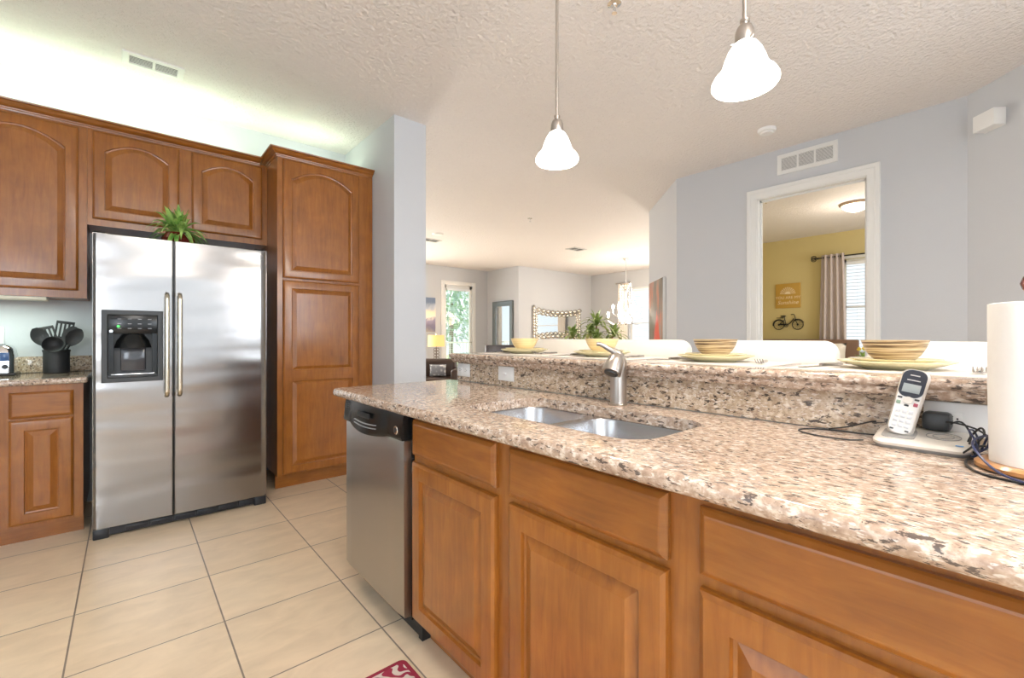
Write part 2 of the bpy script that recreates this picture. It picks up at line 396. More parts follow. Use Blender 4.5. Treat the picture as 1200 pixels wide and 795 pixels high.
# ---------------------------------------------------------------- cabinet parts
def loopdoor(x0, x1, z0, z1, ins, y, arch=0., N=14):
    a, b_, c_, d = ins  # left right bottom top
    l_, r_, bo, to = x0 + a, x1 - b_, z0 + c_, z1 - d
    pts = [(l_, y, bo), (r_, y, bo), (r_, y, to - arch)]
    for i in range(1, N):
        u = 1 - 2 * i / N; pts.append(((l_ + r_) / 2 + u * (r_ - l_) / 2, y, to - arch + arch * (1 - u * u)))
    pts.append((l_, y, to - arch)); return pts
def door(mb, x0, x1, z0, z1, T=.021, arch=0., split=None, st=.058):
    def half(za, zb, sb, stp, ar):
        f = lambda t, y, arr=0.: loopdoor(x0, x1, za, zb, (t, t, 0 if sb else t, 0 if stp else t), y, arr)
        g = lambda t, y: loopdoor(x0, x1, za, zb, (t, t, t * (.72 if sb else 1), t * (.72 if stp else 1)), y, ar)
        mb.loft([f(0, 0), f(0, -T + .012), f(.002, -T + .006), f(.011, -T + .0005), f(.014, -T), g(st, -T), g(st + .002, -T + .010), g(st + .009, -T + .012), g(st + .034, -T + .002), g(st + .036, -T + .0012)])
    if split: half(z0, split, False, True, 0); half(split, z1, True, False, arch)
    else: half(z0, z1, False, False, arch)
    return mb
def drawer(mb, x0, x1, z0, z1, T=.021):
    f = lambda t, y: loopdoor(x0, x1, z0, z1, (t,) * 4, y, 0, 2)
    mb.loft([f(0, 0), f(0, -T + .011), f(.003, -T + .007), f(.012, -T + .001), f(.016, -T)]); return mb
def cabinet(label, loc, rotz, w, depth, z0, z1, fronts, toe=True, name='base_cabinet', group=None):
    t = thing(name, label, 'cabinet', loc, rotz, group); dz = z1 - z0; b0 = z0
    c = MB().box(0, .018, 0, depth, b0, z1).box(w - .018, w, 0, depth, b0, z1).box(.018, w - .018, 0, depth, b0, b0 + .018).box(.018, w - .018, depth - .012, depth, b0, z1)
    if not toe: c.box(.018, w - .018, 0, depth, z1 - .018, z1)
    obj('carcass', c, woodV, t)
    fr = MB().box(-.001, w + .001, -.002, .018, b0 - .001, z1); obj('face_frame', fr, woodV, t)
    if toe: obj('toe_kick', MB().box(.0, w, .065, .08, 0, b0), woodH, t)
    for f in fronts:
        if f[0] == 'drawer': obj('drawer_front', drawer(MB(), *f[1:5]).xf(Matrix.Translation((0, -.002, 0))), woodH, t, ang=10)
        else:
            kw = f[5] if len(f) > 5 else {}
            obj('door', door(MB(), *f[1:5], **kw).xf(Matrix.Translation((0, -.002, 0))), woodV, t, ang=10)
    return t
# local x = along face; island: local x = -world Y
XF = .812
def isl(y): return 1.515 - y
cabinet('wide sink base cabinet with two doors and two false drawer fronts beside the dishwasher', (XF, 1.488, 0), -PI / 2, 1.061, .54, .105, .88,
        [('drawer', .008, .493, .716, .844), ('drawer', .553, 1.028, .712, .844), ('door', .008, .493, .117, .692), ('door', .553, 1.028, .117, .692)])
cabinet('base cabinet with one wide drawer at the right end of the peninsula below the phone', (XF, .425, 0), -PI / 2, .93, .54, .105, .88,
        [('drawer', .029, .90, .712, .838), ('door', .029, .445, .117, .688), ('door', .485, .90, .117, .688)])
cabinet('short base cabinet with one visible drawer and door left of the refrigerator', (-.80, 3.62, 0), 0, .609, .63, .098, .88,
        [('drawer', .03, .285, .70, .842), ('door', .03, .285, .115, .690), ('drawer', .318, .570, .70, .842), ('door', .318, .570, .115, .690)])
cabinet('large wall cabinet with arched doors above the left counter', (-1.36, 3.95, 0), 0, 1.169, .33, 1.395, 2.50,
        [('door', .601, 1.131, 1.44, 2.475, dict(arch=.085)), ('door', .04, .56, 1.44, 2.475, dict(arch=.085))], toe=False, name='wall_cabinet')
cabinet('low wall cabinet with two arched doors above the refrigerator', (-.188, 3.95, 0), 0, 1.034, .33, 1.87, 2.50,
        [('door', .024, .473, 1.912, 2.478, dict(arch=.065)), ('door', .546, .998, 1.912, 2.478, dict(arch=.065))], toe=False, name='wall_cabinet')
pt = cabinet('tall pantry cabinet with arched upper door and two-panel lower door', (.849, 3.645, 0), 0, .731, .63, .105, 2.50,
        [('door', .035, .613, 1.590, 2.478, dict(arch=.085)), ('door', .035, .613, .117, 1.572, dict(split=.855))], toe=True, name='pantry_cabinet')
obj('top_panel', MB().box(.018, .713, .018, .618, 2.48, 2.50), woodV, pt)
# crown
def sweep(prof, path):
    n = len(path); P = [Vector((x, y)) for x, y in path]; loops = []
    for i in range(n):
        d0 = (P[i] - P[i - 1]).normalized() if i else None; d1 = (P[i + 1] - P[i]).normalized() if i < n - 1 else None
        n0 = Vector((d0.y, -d0.x)) if d0 else None; n1 = Vector((d1.y, -d1.x)) if d1 else None
        if n0 is None: mm = n1
        elif n1 is None: mm = n0
        else: mm = (n0 + n1) / (1 + n0.dot(n1))
        loops.append([(P[i].x + mm.x * o, P[i].y + mm.y * o, z) for o, z in prof])
    return MB().loft(loops)
crown = [(.0025, 2.488), (.006, 2.488), (.008, 2.497), (.014, 2.499), (.016, 2.506), (.024, 2.510), (.036, 2.519), (.046, 2.532), (.050, 2.535), (.058, 2.537), (.060, 2.545), (.0025, 2.545)]
tag(obj('crown_moulding', sweep(crown, [(-1.36, 3.95), (.797, 3.95)]), woodH, ang=10), 'stained wood crown moulding along the tops of the wall cabinets', 'moulding')
tag(obj('crown_moulding', sweep(crown, [(.849, 4.27), (.849, 3.645), (1.578, 3.645)]), woodH, ang=10), 'stained wood crown moulding wrapped around the top of the tall pantry', 'moulding')

# ---------------------------------------------------------------- counters
def slab(x0, x1, y0, y1, zt, th, r, nose, hole=None, hr=.06):
    m = MB(); prof = []
    for i in range(9):
        a = PI / 2 * (1 - i / 4)   # full half round
        prof.append((nose * (1 - math.cos(a)) if nose else 0, zt - th / 2 + th / 2 * math.sin(a)))
    loops = [rrect(x0 + o, x1 - o, y0 + o, y1 - o, max(r - o, .002), z) for o, z in prof]
    if hole:
        hx0, hx1, hy0, hy1 = hole
        ht = rrect(hx0, hx1, hy0, hy1, hr, zt, 8); hb = [(x, y, zt - th) for x, y, z in ht]
        m.loft(loops, False, False); m.loft([ht, hb], False, False); fill(m, [loops[0], ht]); fill(m, [loops[-1], hb], False)
    else: m.loft(loops)
    return m
ct = slab(.707, 1.36, -.55, 2.085, .914, .034, .035, .012, (.858, 1.208, .562, 1.262), .085)
tag(obj('countertop', ct, granTop, ang=50), 'speckled pink beige granite countertop of the peninsula holding the sink', 'countertop')
tag(obj('backsplash', MB().box(1.36, 1.381, -.55, 2.02, .9145, 1.012), granSplash), 'upright granite splash strip between the counter and the raised bar', 'backsplash')
bt = slab(1.31, 1.765, -.55, 2.06, 1.06, .026, .04, .012)
lw = MB().loft([rrect(1.322, 1.75, -.54, 2.048, .03, 1.034), rrect(1.322, 1.75, -.54, 2.048, .03, 1.025), rrect(1.330, 1.74, -.53, 2.04, .03, 1.0125)])
bt.add(lw.v, lw.f)
tag(obj('raised_countertop', bt, granTop, ang=50), 'raised granite bar top set with four place settings', 'bar top')
c2 = slab(-.81, -.168, 3.585, 4.28, .914, .034, .012, .010)
tag(obj('countertop', c2, granTop, ang=50), 'short granite countertop left of the refrigerator under the utensil crock', 'countertop')
tag(obj('backsplash', MB().box(-.81, -.17, 4.26, 4.28, .9145, 1.018, .003), granSplash), 'low granite splash strip on the wall behind the utensil crock', 'backsplash')

# sink
sk = thing('kitchen_sink', 'stainless steel double bowl undermount sink in the granite peninsula counter', 'sink', (1.033, .912, .69))
def L2(lp): return [(x - 1.033, y - .912, z - .69) for x, y, z in lp]
def bowl(x0, x1, y0, y1, zb):
    m = MB(); r = .07
    loops = [rrect(x0, x1, y0, y1, r, .879), rrect(x0 + .002, x1 - .002, y0 + .002, y1 - .002, r, .873), rrect(x0 + .012, x1 - .012, y0 + .012, y1 - .012, r, zb + .03),
             rrect(x0 + .018, x1 - .018, y0 + .018, y1 - .018, r - .005, zb + .012), rrect(x0 + .03, x1 - .03, y0 + .03, y1 - .03, r - .01, zb + .003), rrect(x0 + .05, x1 - .05, y0 + .05, y1 - .05, r - .02, zb)]
    m.loft([L2(q) for q in loops], False, True); return m
bA = (.862, 1.204, .965, 1.258, .72); bB = (.862, 1.204, .566, .937, .70)
rim = MB(); o_ = L2(rrect(.84, 1.226, .544, 1.28, .08, .8795)); fill(rim, [o_, L2(rrect(*bA[:4], .07, .8795)), L2(rrect(*bB[:4], .07, .8795))])
obj('rim', rim, steelSink, sk)
for q in (bA, bB):
    bo = obj('bowl', bowl(*q), steelSink, sk, ang=60)
    cx, cy = (q[0] + q[1]) / 2 - 1.033, (q[2] + q[3]) / 2 - .912
    obj('drain', MB().lathe([(0, .004), (.02, .004), (.024, .002), (.04, .006), (.044, .001), (.044, 0)], (cx, cy, q[4] - .69 + .001)), chrome, bo)

# faucet
fc = thing('faucet', 'brushed nickel single lever pull-out faucet behind the sink', 'faucet', (1.285, .925, .914))
obj('body', MB().lathe([(.0, 0), (.030, 0), (.031, .004), (.028, .007), (.0275, .12), (.028, .135), (.027, .150), (.020, .172), (0, .18)]), nickel, fc)
obj('spout', MB().tube([(.004, .0, .166), (-.012, -.001, .156), (-.032, -.002, .134), (-.046, -.003, .112)], [.018, .028, .032, .034], 20), nickel, fc)
obj('spray_head', MB().tube([(-.0455, -.003, .1125), (-.048, -.003, .108)], [.024, .022], 20), charcoal, fc)
obj('lever', MB().tube(bez([(.002, -.002, .155), (-.001, .002, .176), (-.016, .026, .192), (-.033, .050, .208), (-.042, .062, .210)], 6), [.021, .0205, .020, .018, .017, .0155, .014, .013, .012, .0112, .0105, .010, .0095, .009, .0085, .0082, .008, .0078, .0075, .0073, .007, .007, .0075, .0075, .005][:25], 14), nickel, fc)

# ---------------------------------------------------------------- dishwasher (face toward -X)
dw = thing('dishwasher', 'stainless dishwasher with black control panel at the far end of the peninsula', 'dishwasher', (.812, 2.072, 0), -PI / 2)
w = .582
obj('tub', MB().box(0, w, 0, .52, .10, .868), blackM, dw)
m = MB(); n_ = 12
loops = []
for z, y in ((.112, -.040), (.118, -.046), (.5, -.047), (.757, -.047), (.764, -.043)):
    loops.append([(.010, 0, z)] + [(.010 + (w - .018) * i / n_, y + (.006 if i in (0, n_) else 0), z) for i in range(n_ + 1)] + [(w - .008, 0, z)])
obj('door', MB().loft(loops), steelDW, dw)
# console: curved lower lip
m = MB(); up = []; lo = []; K = 24
for i in range(K + 1):
    s_ = i / K; x = .006 + (w - .014) * s_; dip = .0
    q = max(0, 1 - ((s_ - .46) / .34) ** 2); bulge = .018 * q
    lo.append((x, -.049 - bulge, .766 - .020 * q)); up.append((x, -.042 - bulge * .75, .872 - .012 * (1 - q)))
front = [lo, [(x, y - .004, z + .012) for x, y, z in lo], [(x, y - .004, z - .02) for x, y, z in up], up]
bk = [[(x, 0, z) for x, y, z in up], [(x, 0, z) for x, y, z in lo]]
K1 = K + 1; m.loft(front + bk + [lo], False, False, closed=False)
for i in (0, K): m.add([f[i] for f in front + bk], [tuple(range(6))])
cp = obj('control_panel', m, black, dw, ang=50)
m = MB().box(.225, .335, -.0785, -.066, .815, .838, .006); obj('latch_pocket', m, blackM, cp)
m = MB()
for i in range(14):
    s_ = .29 + .36 * i / 13; q = 1 - ((s_ - .46) / .34) ** 2; x = .006 + (w - .014) * s_
    for j in range(2): m.box(x - .004, x + .004, -.0545 - .018 * q, -.045, .79 - .014 * q + j * .014, .793 - .014 * q + j * .014)
obj('button_marks', m, mat('pale print', (.45, .45, .45), .5), cp)
m = MB()
for j in range(4): m.box(.025, .075, -.0485, -.04, .825 + j * .008, .828 + j * .008)
obj('vent', m, charcoal, cp)
lg = obj('logo', MB().lathe([(0, .0), (.016, .0), (.0165, .001), (.015, .003), (0, .003)], (.528, -.0505, .80), 28, M=Matrix.Rotation(R(90), 4, 'X')), chrome, cp)
pts = [(.528 + .008 * math.cos(a) * (1 + .25 * math.cos(3 * a)), -.0546, .80 + .009 * math.sin(a)) for a in [2 * PI * i / 20 for i in range(17)]]
obj('monogram', MB().tube(pts, .0012, 5).tube([(.522, -.0546, .80), (.534, -.0546, .801)], .0011, 5).tube([(.529, -.0546, .805), (.527, -.0546, .792)], .0011, 5), blackM, cp)
obj('side_trim', MB().box(w - .007, w - .001, -.012, .0, .10, .872), black, dw)
obj('kick_plate', MB().box(.01, w - .032, .040, .055, 0, .099).box(w - .03, w - .002, .032, .2, 0, .099), blackM, dw)
tag(obj('cabinet_end_board', MB().box(.815, 1.35, 2.0735, 2.082, .10, .879).box(.89, 1.35, 2.0735, 2.082, 0, .10), woodV), 'thin stained wood board closing the far end of the peninsula', 'board')

# ---------------------------------------------------------------- refrigerator
fg = thing('refrigerator', 'side-by-side stainless steel refrigerator with ice and water dispenser', 'refrigerator', (-.143, 3.40, 0))
obj('case', MB().box(.012, .860, .085, .80, .07, 1.715, .004), fridgeSide, fg)
def fdoor(x0, x1, z0, z1, hole=None, outer=-1):
    m = MB(); r = .018; n_ = 24
    xs = [x0 + (x1 - x0) * i / n_ for i in range(n_ + 1)]
    if hole: xs = sorted(set([x for x in xs if not (hole[0] - .012 < x < hole[0] + .012 or hole[1] - .012 < x < hole[1] + .012)] + [hole[0], hole[1]]))
    xs = [x0 + .004] + [x for x in xs if x0 + .01 < x < x1 - .01] + [x1 - .004]
    def Y(x):
        e = (x - x0) if outer < 0 else (x1 - x); t = (x - .436) / .436
        return .012 * t * t + (.016 * (1 - min(1, e / .018)) ** 2)
    zs = [z0, z0 + .003] + ([hole[2], hole[3]] if hole else []) + [z1 - .003, z1]
    idx = {}; vs = []; fs = []
    for i, x in enumerate(xs):
        for k, z in enumerate(zs): idx[i, k] = len(vs); vs.append((x, Y(x) + (.004 if k in (0, len(zs) - 1) else 0), z))
    for i in range(len(xs) - 1):
        for k in range(len(zs) - 1):
            if hole and xs[i] >= hole[0] - 1e-6 and xs[i + 1] <= hole[1] + 1e-6 and zs[k] >= hole[2] - 1e-6 and zs[k + 1] <= hole[3] + 1e-6: continue
            fs.append((idx[i, k], idx[i + 1, k], idx[i + 1, k + 1], idx[i, k + 1]))
    m.add(vs, fs)
    m.box(x0, x0 + .003, .024, .082, z0, z1).box(x1 - .003, x1, .024, .082, z0, z1).box(x0, x1, .079, .082, z0, z1)
    m.box(x0 + .002, x1 - .002, .012, .08, z1 - .003, z1).box(x0 + .002, x1 - .002, .012, .08, z0, z0 + .003)
    # rounded side joins
    for a, b_, q_ in ((x0 + .004, x0, -1), (x1 - .004, x1, 1)):
        yo = .026 if q_ == outer else Y(a) + .003
        m.add([(a, Y(a), z0), (b_, yo, z0), (b_, yo, z1), (a, Y(a), z1)], [(0, 1, 2, 3)])
        if q_ != outer: m.box(min(b_, b_ - q_ * .002), max(b_, b_ - q_ * .002), yo, .05, z0, z1)
    return m
HL = (.038, .310, .888, 1.300)
ld = obj('freezer_door', fdoor(0, .357, .064, 1.732, HL), steelDoor, fg, ang=30)
rd = obj('fridge_door', fdoor(.367, .872, .064, 1.732, None, 1), steelDoor, fg, ang=30)
obj('gasket', MB().box(.357, .367, .012, .08, .064, 1.728), black, fg)
# dispenser
m = MB(); x0, x1, z0, z1 = HL
ds = obj('dispenser', rframe(MB(), x0 - .001, x1 + .001, z0 - .001, z1 + .001, .027, -.003, .066, .003).box(x0 + .026, x1 - .026, .0, .06, z0 + .025, z0 + .042, .003)
         .box(x0 + .002, x1 - .002, .066, .072, z0 + .002, z1 - .002), charcoal, ld)
obj('dispenser_panel', MB().box(x0 + .026, x1 - .026, .004, .03, 1.168, z1 - .022, .002), black, ds)
obj('recess', MB().box(x0 + .028, x0 + .05, .01, .066, z0 + .04, 1.168).box(x1 - .05, x1 - .028, .01, .066, z0 + .04, 1.168).lathe([(0, 0), (.085, 0), (.075, .04), (.05, .08), (0, .085)], ((x0 + x1) / 2, .055, 1.085), 20), black, ds)
obj('paddle', MB().box(.118, .232, .045, .062, .945, 1.09, .01), mat('smoked paddle', (.05, .05, .055), .15), ds)
obj('drip_tray', MB().box(x0 + .04, x1 - .04, .006, .06, z0 + .040, z0 + .047, .002), chrome, ds)
gp = mat('grey print', (.4, .4, .42), .4)
for r_ in range(3):
    for c_ in range(4): obj('touch_key', MB().box(.105 + c_ * .045, .122 + c_ * .045, .0025, .005, 1.195 + r_ * .027, 1.198 + r_ * .027), gp, ds)
obj('indicator_light', MB().sphere((.109, .003, 1.208), .006, (1, .5, 1)), mat('green lamp', (.05, .6, .05), .4, emit=(.05, 1, .08), estr=4), ds)
obj('logo', MB().lathe([(0, 0), (.008, 0), (.008, .002), (0, .002)], (.078, .003, 1.18), 20, M=Matrix.Rotation(R(90), 4, 'X')), chrome, ds)
for x, p in ((.328, ld), (.390, rd)):
    zz = [(.02, .792), (-.02, .797), (-.042, .815), (-.047, .85), (-.05, 1.1), (-.047, 1.35), (-.042, 1.385), (-.02, 1.403), (.02, 1.408)]
    obj('handle', MB().tube(bez([(x, y, z) for y, z in zz], 4), .0125, 12), nickelW, p)
bd = MB()
for j, ww in enumerate((.052, .048, .050)): bd.box(.855 - ww - .005, .850, .0095, .013, 1.695 - j * .011, 1.700 - j * .011)
obj('badge', bd, mat('badge print', (.08, .08, .08), .4), rd)
g = MB().box(.02, .852, .045, .06, .012, .062)
for i in range(6): g.box(.14 + i * .115, .245 + i * .115, .037, .046, .022, .048, .002)
g.box(.0, .07, .03, .10, .0, .058, .006).box(.80, .872, .03, .10, .0, .058, .006)
obj('kick_grille', g, mat('black grille', (.015, .017, .022), .3), fg)
obj('hinge_cover', MB().box(.0, .06, .03, .16, 1.715, 1.745, .008), black, fg)
obj('hinge_cover', MB().box(.80, .865, .03, .16, 1.715, 1.745, .008), black, fg)

# plants
def blade(mb, base, az, L, w, rise, droop, n=7, fold=.25, c0=0):
    ca, sa = math.cos(az), math.sin(az); pts = []
    for i in range(n + 1):
        t = i / n; r_ = L * (t * math.cos(rise) + .0) ; z = L * (t * math.sin(rise) - droop * t * t)
        pts.append((r_ * (1 - .25 * droop * t), z, w * (math.sin(PI * min(1, t * .85 + .12)) ** .7) * (1 - t ** 4)))
    vs = []
    for r_, z, ww in pts:
        c = Vector((base[0] + ca * r_, base[1] + sa * r_, base[2] + z)); sd = Vector((-sa, ca, 0)) * ww / 2
        vs += [(c - sd + Vector((0, 0, fold * ww)))[:], c[:], (c + sd + Vector((0, 0, fold * ww)))[:]]
    fs = []
    for i in range(n):
        a = i * 3; fs += [(a, a + 1, a + 4, a + 3), (a + 1, a + 2, a + 5, a + 4)]
    mb.add(vs, fs)
pp = thing('potted_plant', 'small spiky green plant in a glossy maroon pot on top of the refrigerator', 'plant', (.255, 3.59, 1.7155))
obj('pot', MB().lathe([(0, 0), (.05, 0), (.072, .025), (.078, .05), (.066, .078), (.060, .085), (.054, .083), (.05, .07), (0, .07)]), maroon, pp)
pp.scale = (1.15, 1.15, 1.15)
lf = MB()
for i in range(64):
    az = random.uniform(0, 2 * PI); u = random.random()
    blade(lf, (random.uniform(-.02, .02), random.uniform(-.02, .02), .078), az, random.uniform(.20, .27), random.uniform(.022, .030), R(12 + 70 * u), 1.0 - .75 * u, 7)
obj('leaves', lf, leafG, pp)

# utensil crock
ck = tag(obj('utensil_crock', MB().lathe([(0, 0), (.060, 0), (.063, .004), (.063, .135), (.066, .137), (.066, .150), (.060, .150), (.058, .012), (0, .012)]), blackM, loc=(-.342, 4.13, .914)), 'round black utensil crock on the left counter beside the refrigerator', 'crock')
def utensil(name, label, az, tilt, L, kind, px, py, roll=0):
    o = thing(name, label, 'utensil', (-.342 + px, 4.13 + py, .928), 0, 'black cooking utensils in the crock')
    h = MB().tube([(0, 0, 0), (0, 0, L)], [.006, .0075], 8)
    hd = MB()
    if kind == 'spoon':
        loops = []
        for i in range(9):
            t = i / 8; ww = .034 * math.sin(PI * (t * .92 + .04)) ** .6; z = L - .005 + .10 * t; dpt = .014 * math.sin(PI * t)
            loops.append([(ww * math.cos(a), dpt * (1 - (math.cos(a)) ** 2) * (1 if math.sin(a) > 0 else .75) + (.0 if math.sin(a) > 0 else -.001), z) for a in [2 * PI * k / 14 for k in range(14)]])
        hd.loft(loops)
    elif kind == 'spatula':
        for k in range(5): hd.box(-.036 + k * .016, -.028 + k * .016, -.0015, .0015, L + .012, L + .085)
        hd.box(-.036, .036, -.0018, .0018, L - .002, L + .014, .001).box(-.036, .036, -.0018, .0018, L + .083, L + .098, .001)
    else:
        hd.lathe([(0, 0), (.02, .004), (.036, .018), (.043, .036), (.041, .036), (.034, .02), (.018, .008), (0, .005)], (0, -.02, L), 18, M=Matrix.Rotation(R(70), 4, 'X'))
    hd.v = [(x * 1.22, y * 1.22, L + (z - L) * 1.22) for x, y, z in hd.v]
    M = Matrix.Rotation(R(az), 4, 'Z') @ Matrix.Rotation(R(tilt), 4, 'Y') @ Matrix.Rotation(R(roll - az), 4, 'Z')
    obj('handle', h.xf(M), blackM, o); obj('head', hd.xf(M), blackM, o)
    return o
utensil('slotted_spoon', 'black slotted spoon leaning furthest left in the utensil crock', 190, 24, .185, 'spoon', .02, .034, 10)
utensil('slotted_spatula', 'black slotted spatula leaning left behind the ladle in the crock', 172, 15, .175, 'spatula', .015, .018, -8)
utensil('ladle', 'black round ladle in the middle of the utensil crock', 250, 6, .165, 'ladle', .0, -.036, 0)
utensil('slotted_turner', 'wide black slotted turner upright in the utensil crock', 20, 8, .205, 'spatula', .0, .002, 12)
utensil('pasta_spoon', 'black pasta spoon leaning right beside the slotted turner', 5, 20, .19, 'spoon', -.02, -.010, -15)
utensil('cooking_spoon', 'black spoon leaning furthest right in the utensil crock', -8, 25, .185, 'spoon', -.015, -.026, 5)

# toaster
ts = thing('toaster', 'chrome toaster with black base at the left edge of the left counter', 'toaster', (-.67, 4.06, .914))
loops = [rrect(-.16 + o, .16 - o, -.085 + o, .085 - o, .03, z) for o, z in ((0, .018), (0, .12), (.006, .16), (.018, .18), (.035, .187))]
obj('body', MB().loft(loops), chrome, ts)
obj('base', MB().box(-.168, .168, -.093, .093, .0, .018, .006), black, ts)
obj('slot', MB().box(-.11, .11, -.045, -.02, .184, .189).box(-.11, .11, .02, .045, .184, .189), blackM, ts)
obj('dial', MB().lathe([(0, 0), (.014, 0), (.012, .012), (0, .012)], (.125, -.085, .055), 16, M=Matrix.Rotation(R(90), 4, 'X')), black, ts)
obj('display', MB().box(.105, .142, -.089, -.084, .09, .14, .003), mat('blue display', (.05, .12, .3), .2), ts)

# wall outlets
def outlet(label, loc, rotz, w, h, kind, name='outlet_plate'):
    o = thing(name, label, 'electrical outlet', loc, rotz)
    obj('plate', MB().box(-w / 2, w / 2, -.006, 0, -h / 2, h / 2, .003), white, o)
    if kind == 'outlet_h':
        for s_ in (-1, 1):
            q = obj('socket', MB().box(s_ * w * .22 - .016, s_ * w * .22 + .016, -.008, -.005, -.014, .014, .003), white, o)
            obj('slot', MB().box(s_ * w * .22 - .008, s_ * w * .22 + .001, -.0085, -.0075, .004, .006).box(s_ * w * .22 - .008, s_ * w * .22 + .001, -.0085, -.0075, -.006, -.004).box(s_ * w * .22 + .006, s_ * w * .22 + .009, -.0085, -.0075, -.002, .002), charcoal, q)
    elif kind == 'outlet_v':
        for s_ in (-1, 1):
            q = obj('socket', MB().box(-.014, .014, -.008, -.005, s_ * .028 - .014, s_ * .028 + .014, .003), white, o)
            obj('slot', MB().box(-.006, -.004, -.0085, -.0075, s_ * .028 - .003, s_ * .028 + .006).box(.004, .006, -.0085, -.0075, s_ * .028 - .003, s_ * .028 + .006), charcoal, q)
    else: obj('toggle', MB().box(-.010, .010, -.016, -.005, -.004, .004, .002), white, o)
    return o
outlet('white outlet plate on the granite splash nearest the far end of the bar', (1.36, 1.962, .972), -PI / 2, .112, .068, 'outlet_h')
outlet('white switch plate on the granite splash, second plate from the far end', (1.36, 1.613, .974), -PI / 2, .112, .068, 'switch', 'switch_plate')
outlet('long white outlet plate on the granite splash behind the cordless phone', (1.36, .070, .972), -PI / 2, .168, .070, 'outlet_h')
outlet('white outlet plate on the wall above the chrome toaster', (-.625, 4.28, 1.155), 0, .072, .115, 'outlet_v')

# under-cabinet light + above-cabinet light
uc = thing('under_cabinet_light', 'slim white light fixture mounted below the left wall cabinet', 'light fixture', (-.75, 4.0, 1.394))
obj('housing', MB().box(-.45, .38, -.05, .06, -.022, -.0005, .004), mat('cream metal', (.7, .68, .55), .4), uc)
area('under_cabinet_tube', (-.75, 4.0, 1.368), (0, 0, 0), .8, .05, 4.5, (.80, 1, .86))
for nm, x, ln, lab in (('cabinet_top_light', -.65, 1.2, 'strip light lying on top of the left wall cabinet behind the crown'), ('cabinet_top_light', .35, .8, 'strip light lying on top of the over-fridge cabinet behind the crown')):
    t = thing(nm, lab, 'light fixture', (x, 4.05, 2.50)); obj('housing', MB().box(-ln / 2, ln / 2, -.04, .04, 0, .025, .003), white, t)
    obj('tube', MB().tube([(-ln / 2 + .02, 0, .034), (ln / 2 - .02, 0, .034)], .008, 10), mat('green white tube', (.9, 1, .9), .5, emit=(.78, 1, .78), estr=2.5), t)
    area('cabinet_top_glow', (x, 4.05, 2.55), (180, 0, 0), ln, .06, 4.4 * ln, (.80, 1, .72))
t = thing('cabinet_top_light', 'strip light lying on top of the tall pantry behind the crown', 'light fixture', (1.2, 4.0, 2.50)); obj('housing', MB().box(-.25, .25, -.04, .04, 0, .025, .003), white, t)
area('pantry_top_glow', (1.2, 4.0, 2.55), (180, 0, 0), .5, .06, 2.2, (.82, 1, .74))

# unseen ceiling lamp behind the camera, added to brighten the kitchen
kl = thing('added_ceiling_lamp', 'unseen square white ceiling lamp added above the kitchen for fill light', 'light fixture', (.25, -1.15, 2.62))
rframe_ = rframe(MB(), -.62, .62, -.42, .42, .02, -.04, .04); rframe_.v = [(x, z, y) for x, y, z in rframe_.v]
obj('frame', rframe_, white, kl)
for x_ in (-.5, .5): obj('rod', MB().tube([(x_, -.41, .03), (x_, -.41, H - 2.62)], .006, 6), nickel, kl)
area('ceiling_fill_down', (.25, -1.15, 2.60), (0, 0, 0), 1.18, .78, 60, (1, .97, .92))
area('ceiling_fill_up', (.25, -1.15, 2.64), (180, 0, 0), 1.18, .78, 80, (1, .96, .92))  # upward fill added to brighten the ceiling

# ---------------------------------------------------------------- pendants
shadeM = mat('glowing frosted glass', (.95, .93, .88), .4, emit=(1, .93, .82), estr=5)
def pendant(label, x, y):
    t = thing('pendant_lamp', label, 'pendant lamp', (x, y, 1.865), 0, 'pendant lamps over the bar')
    obj('rod', MB().tube([(0, 0, .185), (0, 0, H - 1.865 - .02)], .0062, 12), nickel, t)
    obj('canopy', MB().lathe([(0, -.03), (.02, -.028), (.055, -.008), (.06, 0), (0, 0)], (0, 0, H - 1.865)), nickel, t)
    obj('socket_cover', MB().lathe([(0, .122), (.024, .122), (.026, .13), (.025, .155), (.019, .170), (.010, .176), (.010, .182), (.013, .184), (.013, .190), (.007, .194), (0, .194)]), nickel, t)
    for a in (0, 120, 240): obj('thumb_screw', MB().tube([(.026 * math.cos(R(a)), .026 * math.sin(R(a)), .127), (.036 * math.cos(R(a)), .036 * math.sin(R(a)), .127)], .003, 6), nickel, t)
    obj('shade', MB().lathe([(.024, .124), (.033, .117), (.044, .100), (.053, .078), (.060, .055), (.068, .042), (.080, .030), (.0875, .016), (.088, .006), (.083, .0), (.079, .002), (.082, .012), (.074, .028), (.062, .040), (.054, .055), (.047, .078), (.038, .1), (.028, .115), (.020, .120)], seg=40), shadeM, t)
    obj('bulb', MB().sphere((0, 0, .055), .026, (1, 1, 1.3)), mat('lit bulb', (1, 1, 1), .4, emit=(1, .92, .8), estr=12), t)
    l = bpy.data.lights.new('pendant_glow', 'POINT'); l.energy = 9; l.color = (1, .86, .70); l.shadow_soft_size = .05
    o = bpy.data.objects.new('pendant_glow', l); COL.objects.link(o); o.location = (x, y, 1.85)
    return t
pendant('nickel pendant lamp with white bell shade hanging further from the camera, left one', 1.338, 1.265)
pendant('nickel pendant lamp with white bell shade hanging nearer the camera, right one', 1.338, .530)

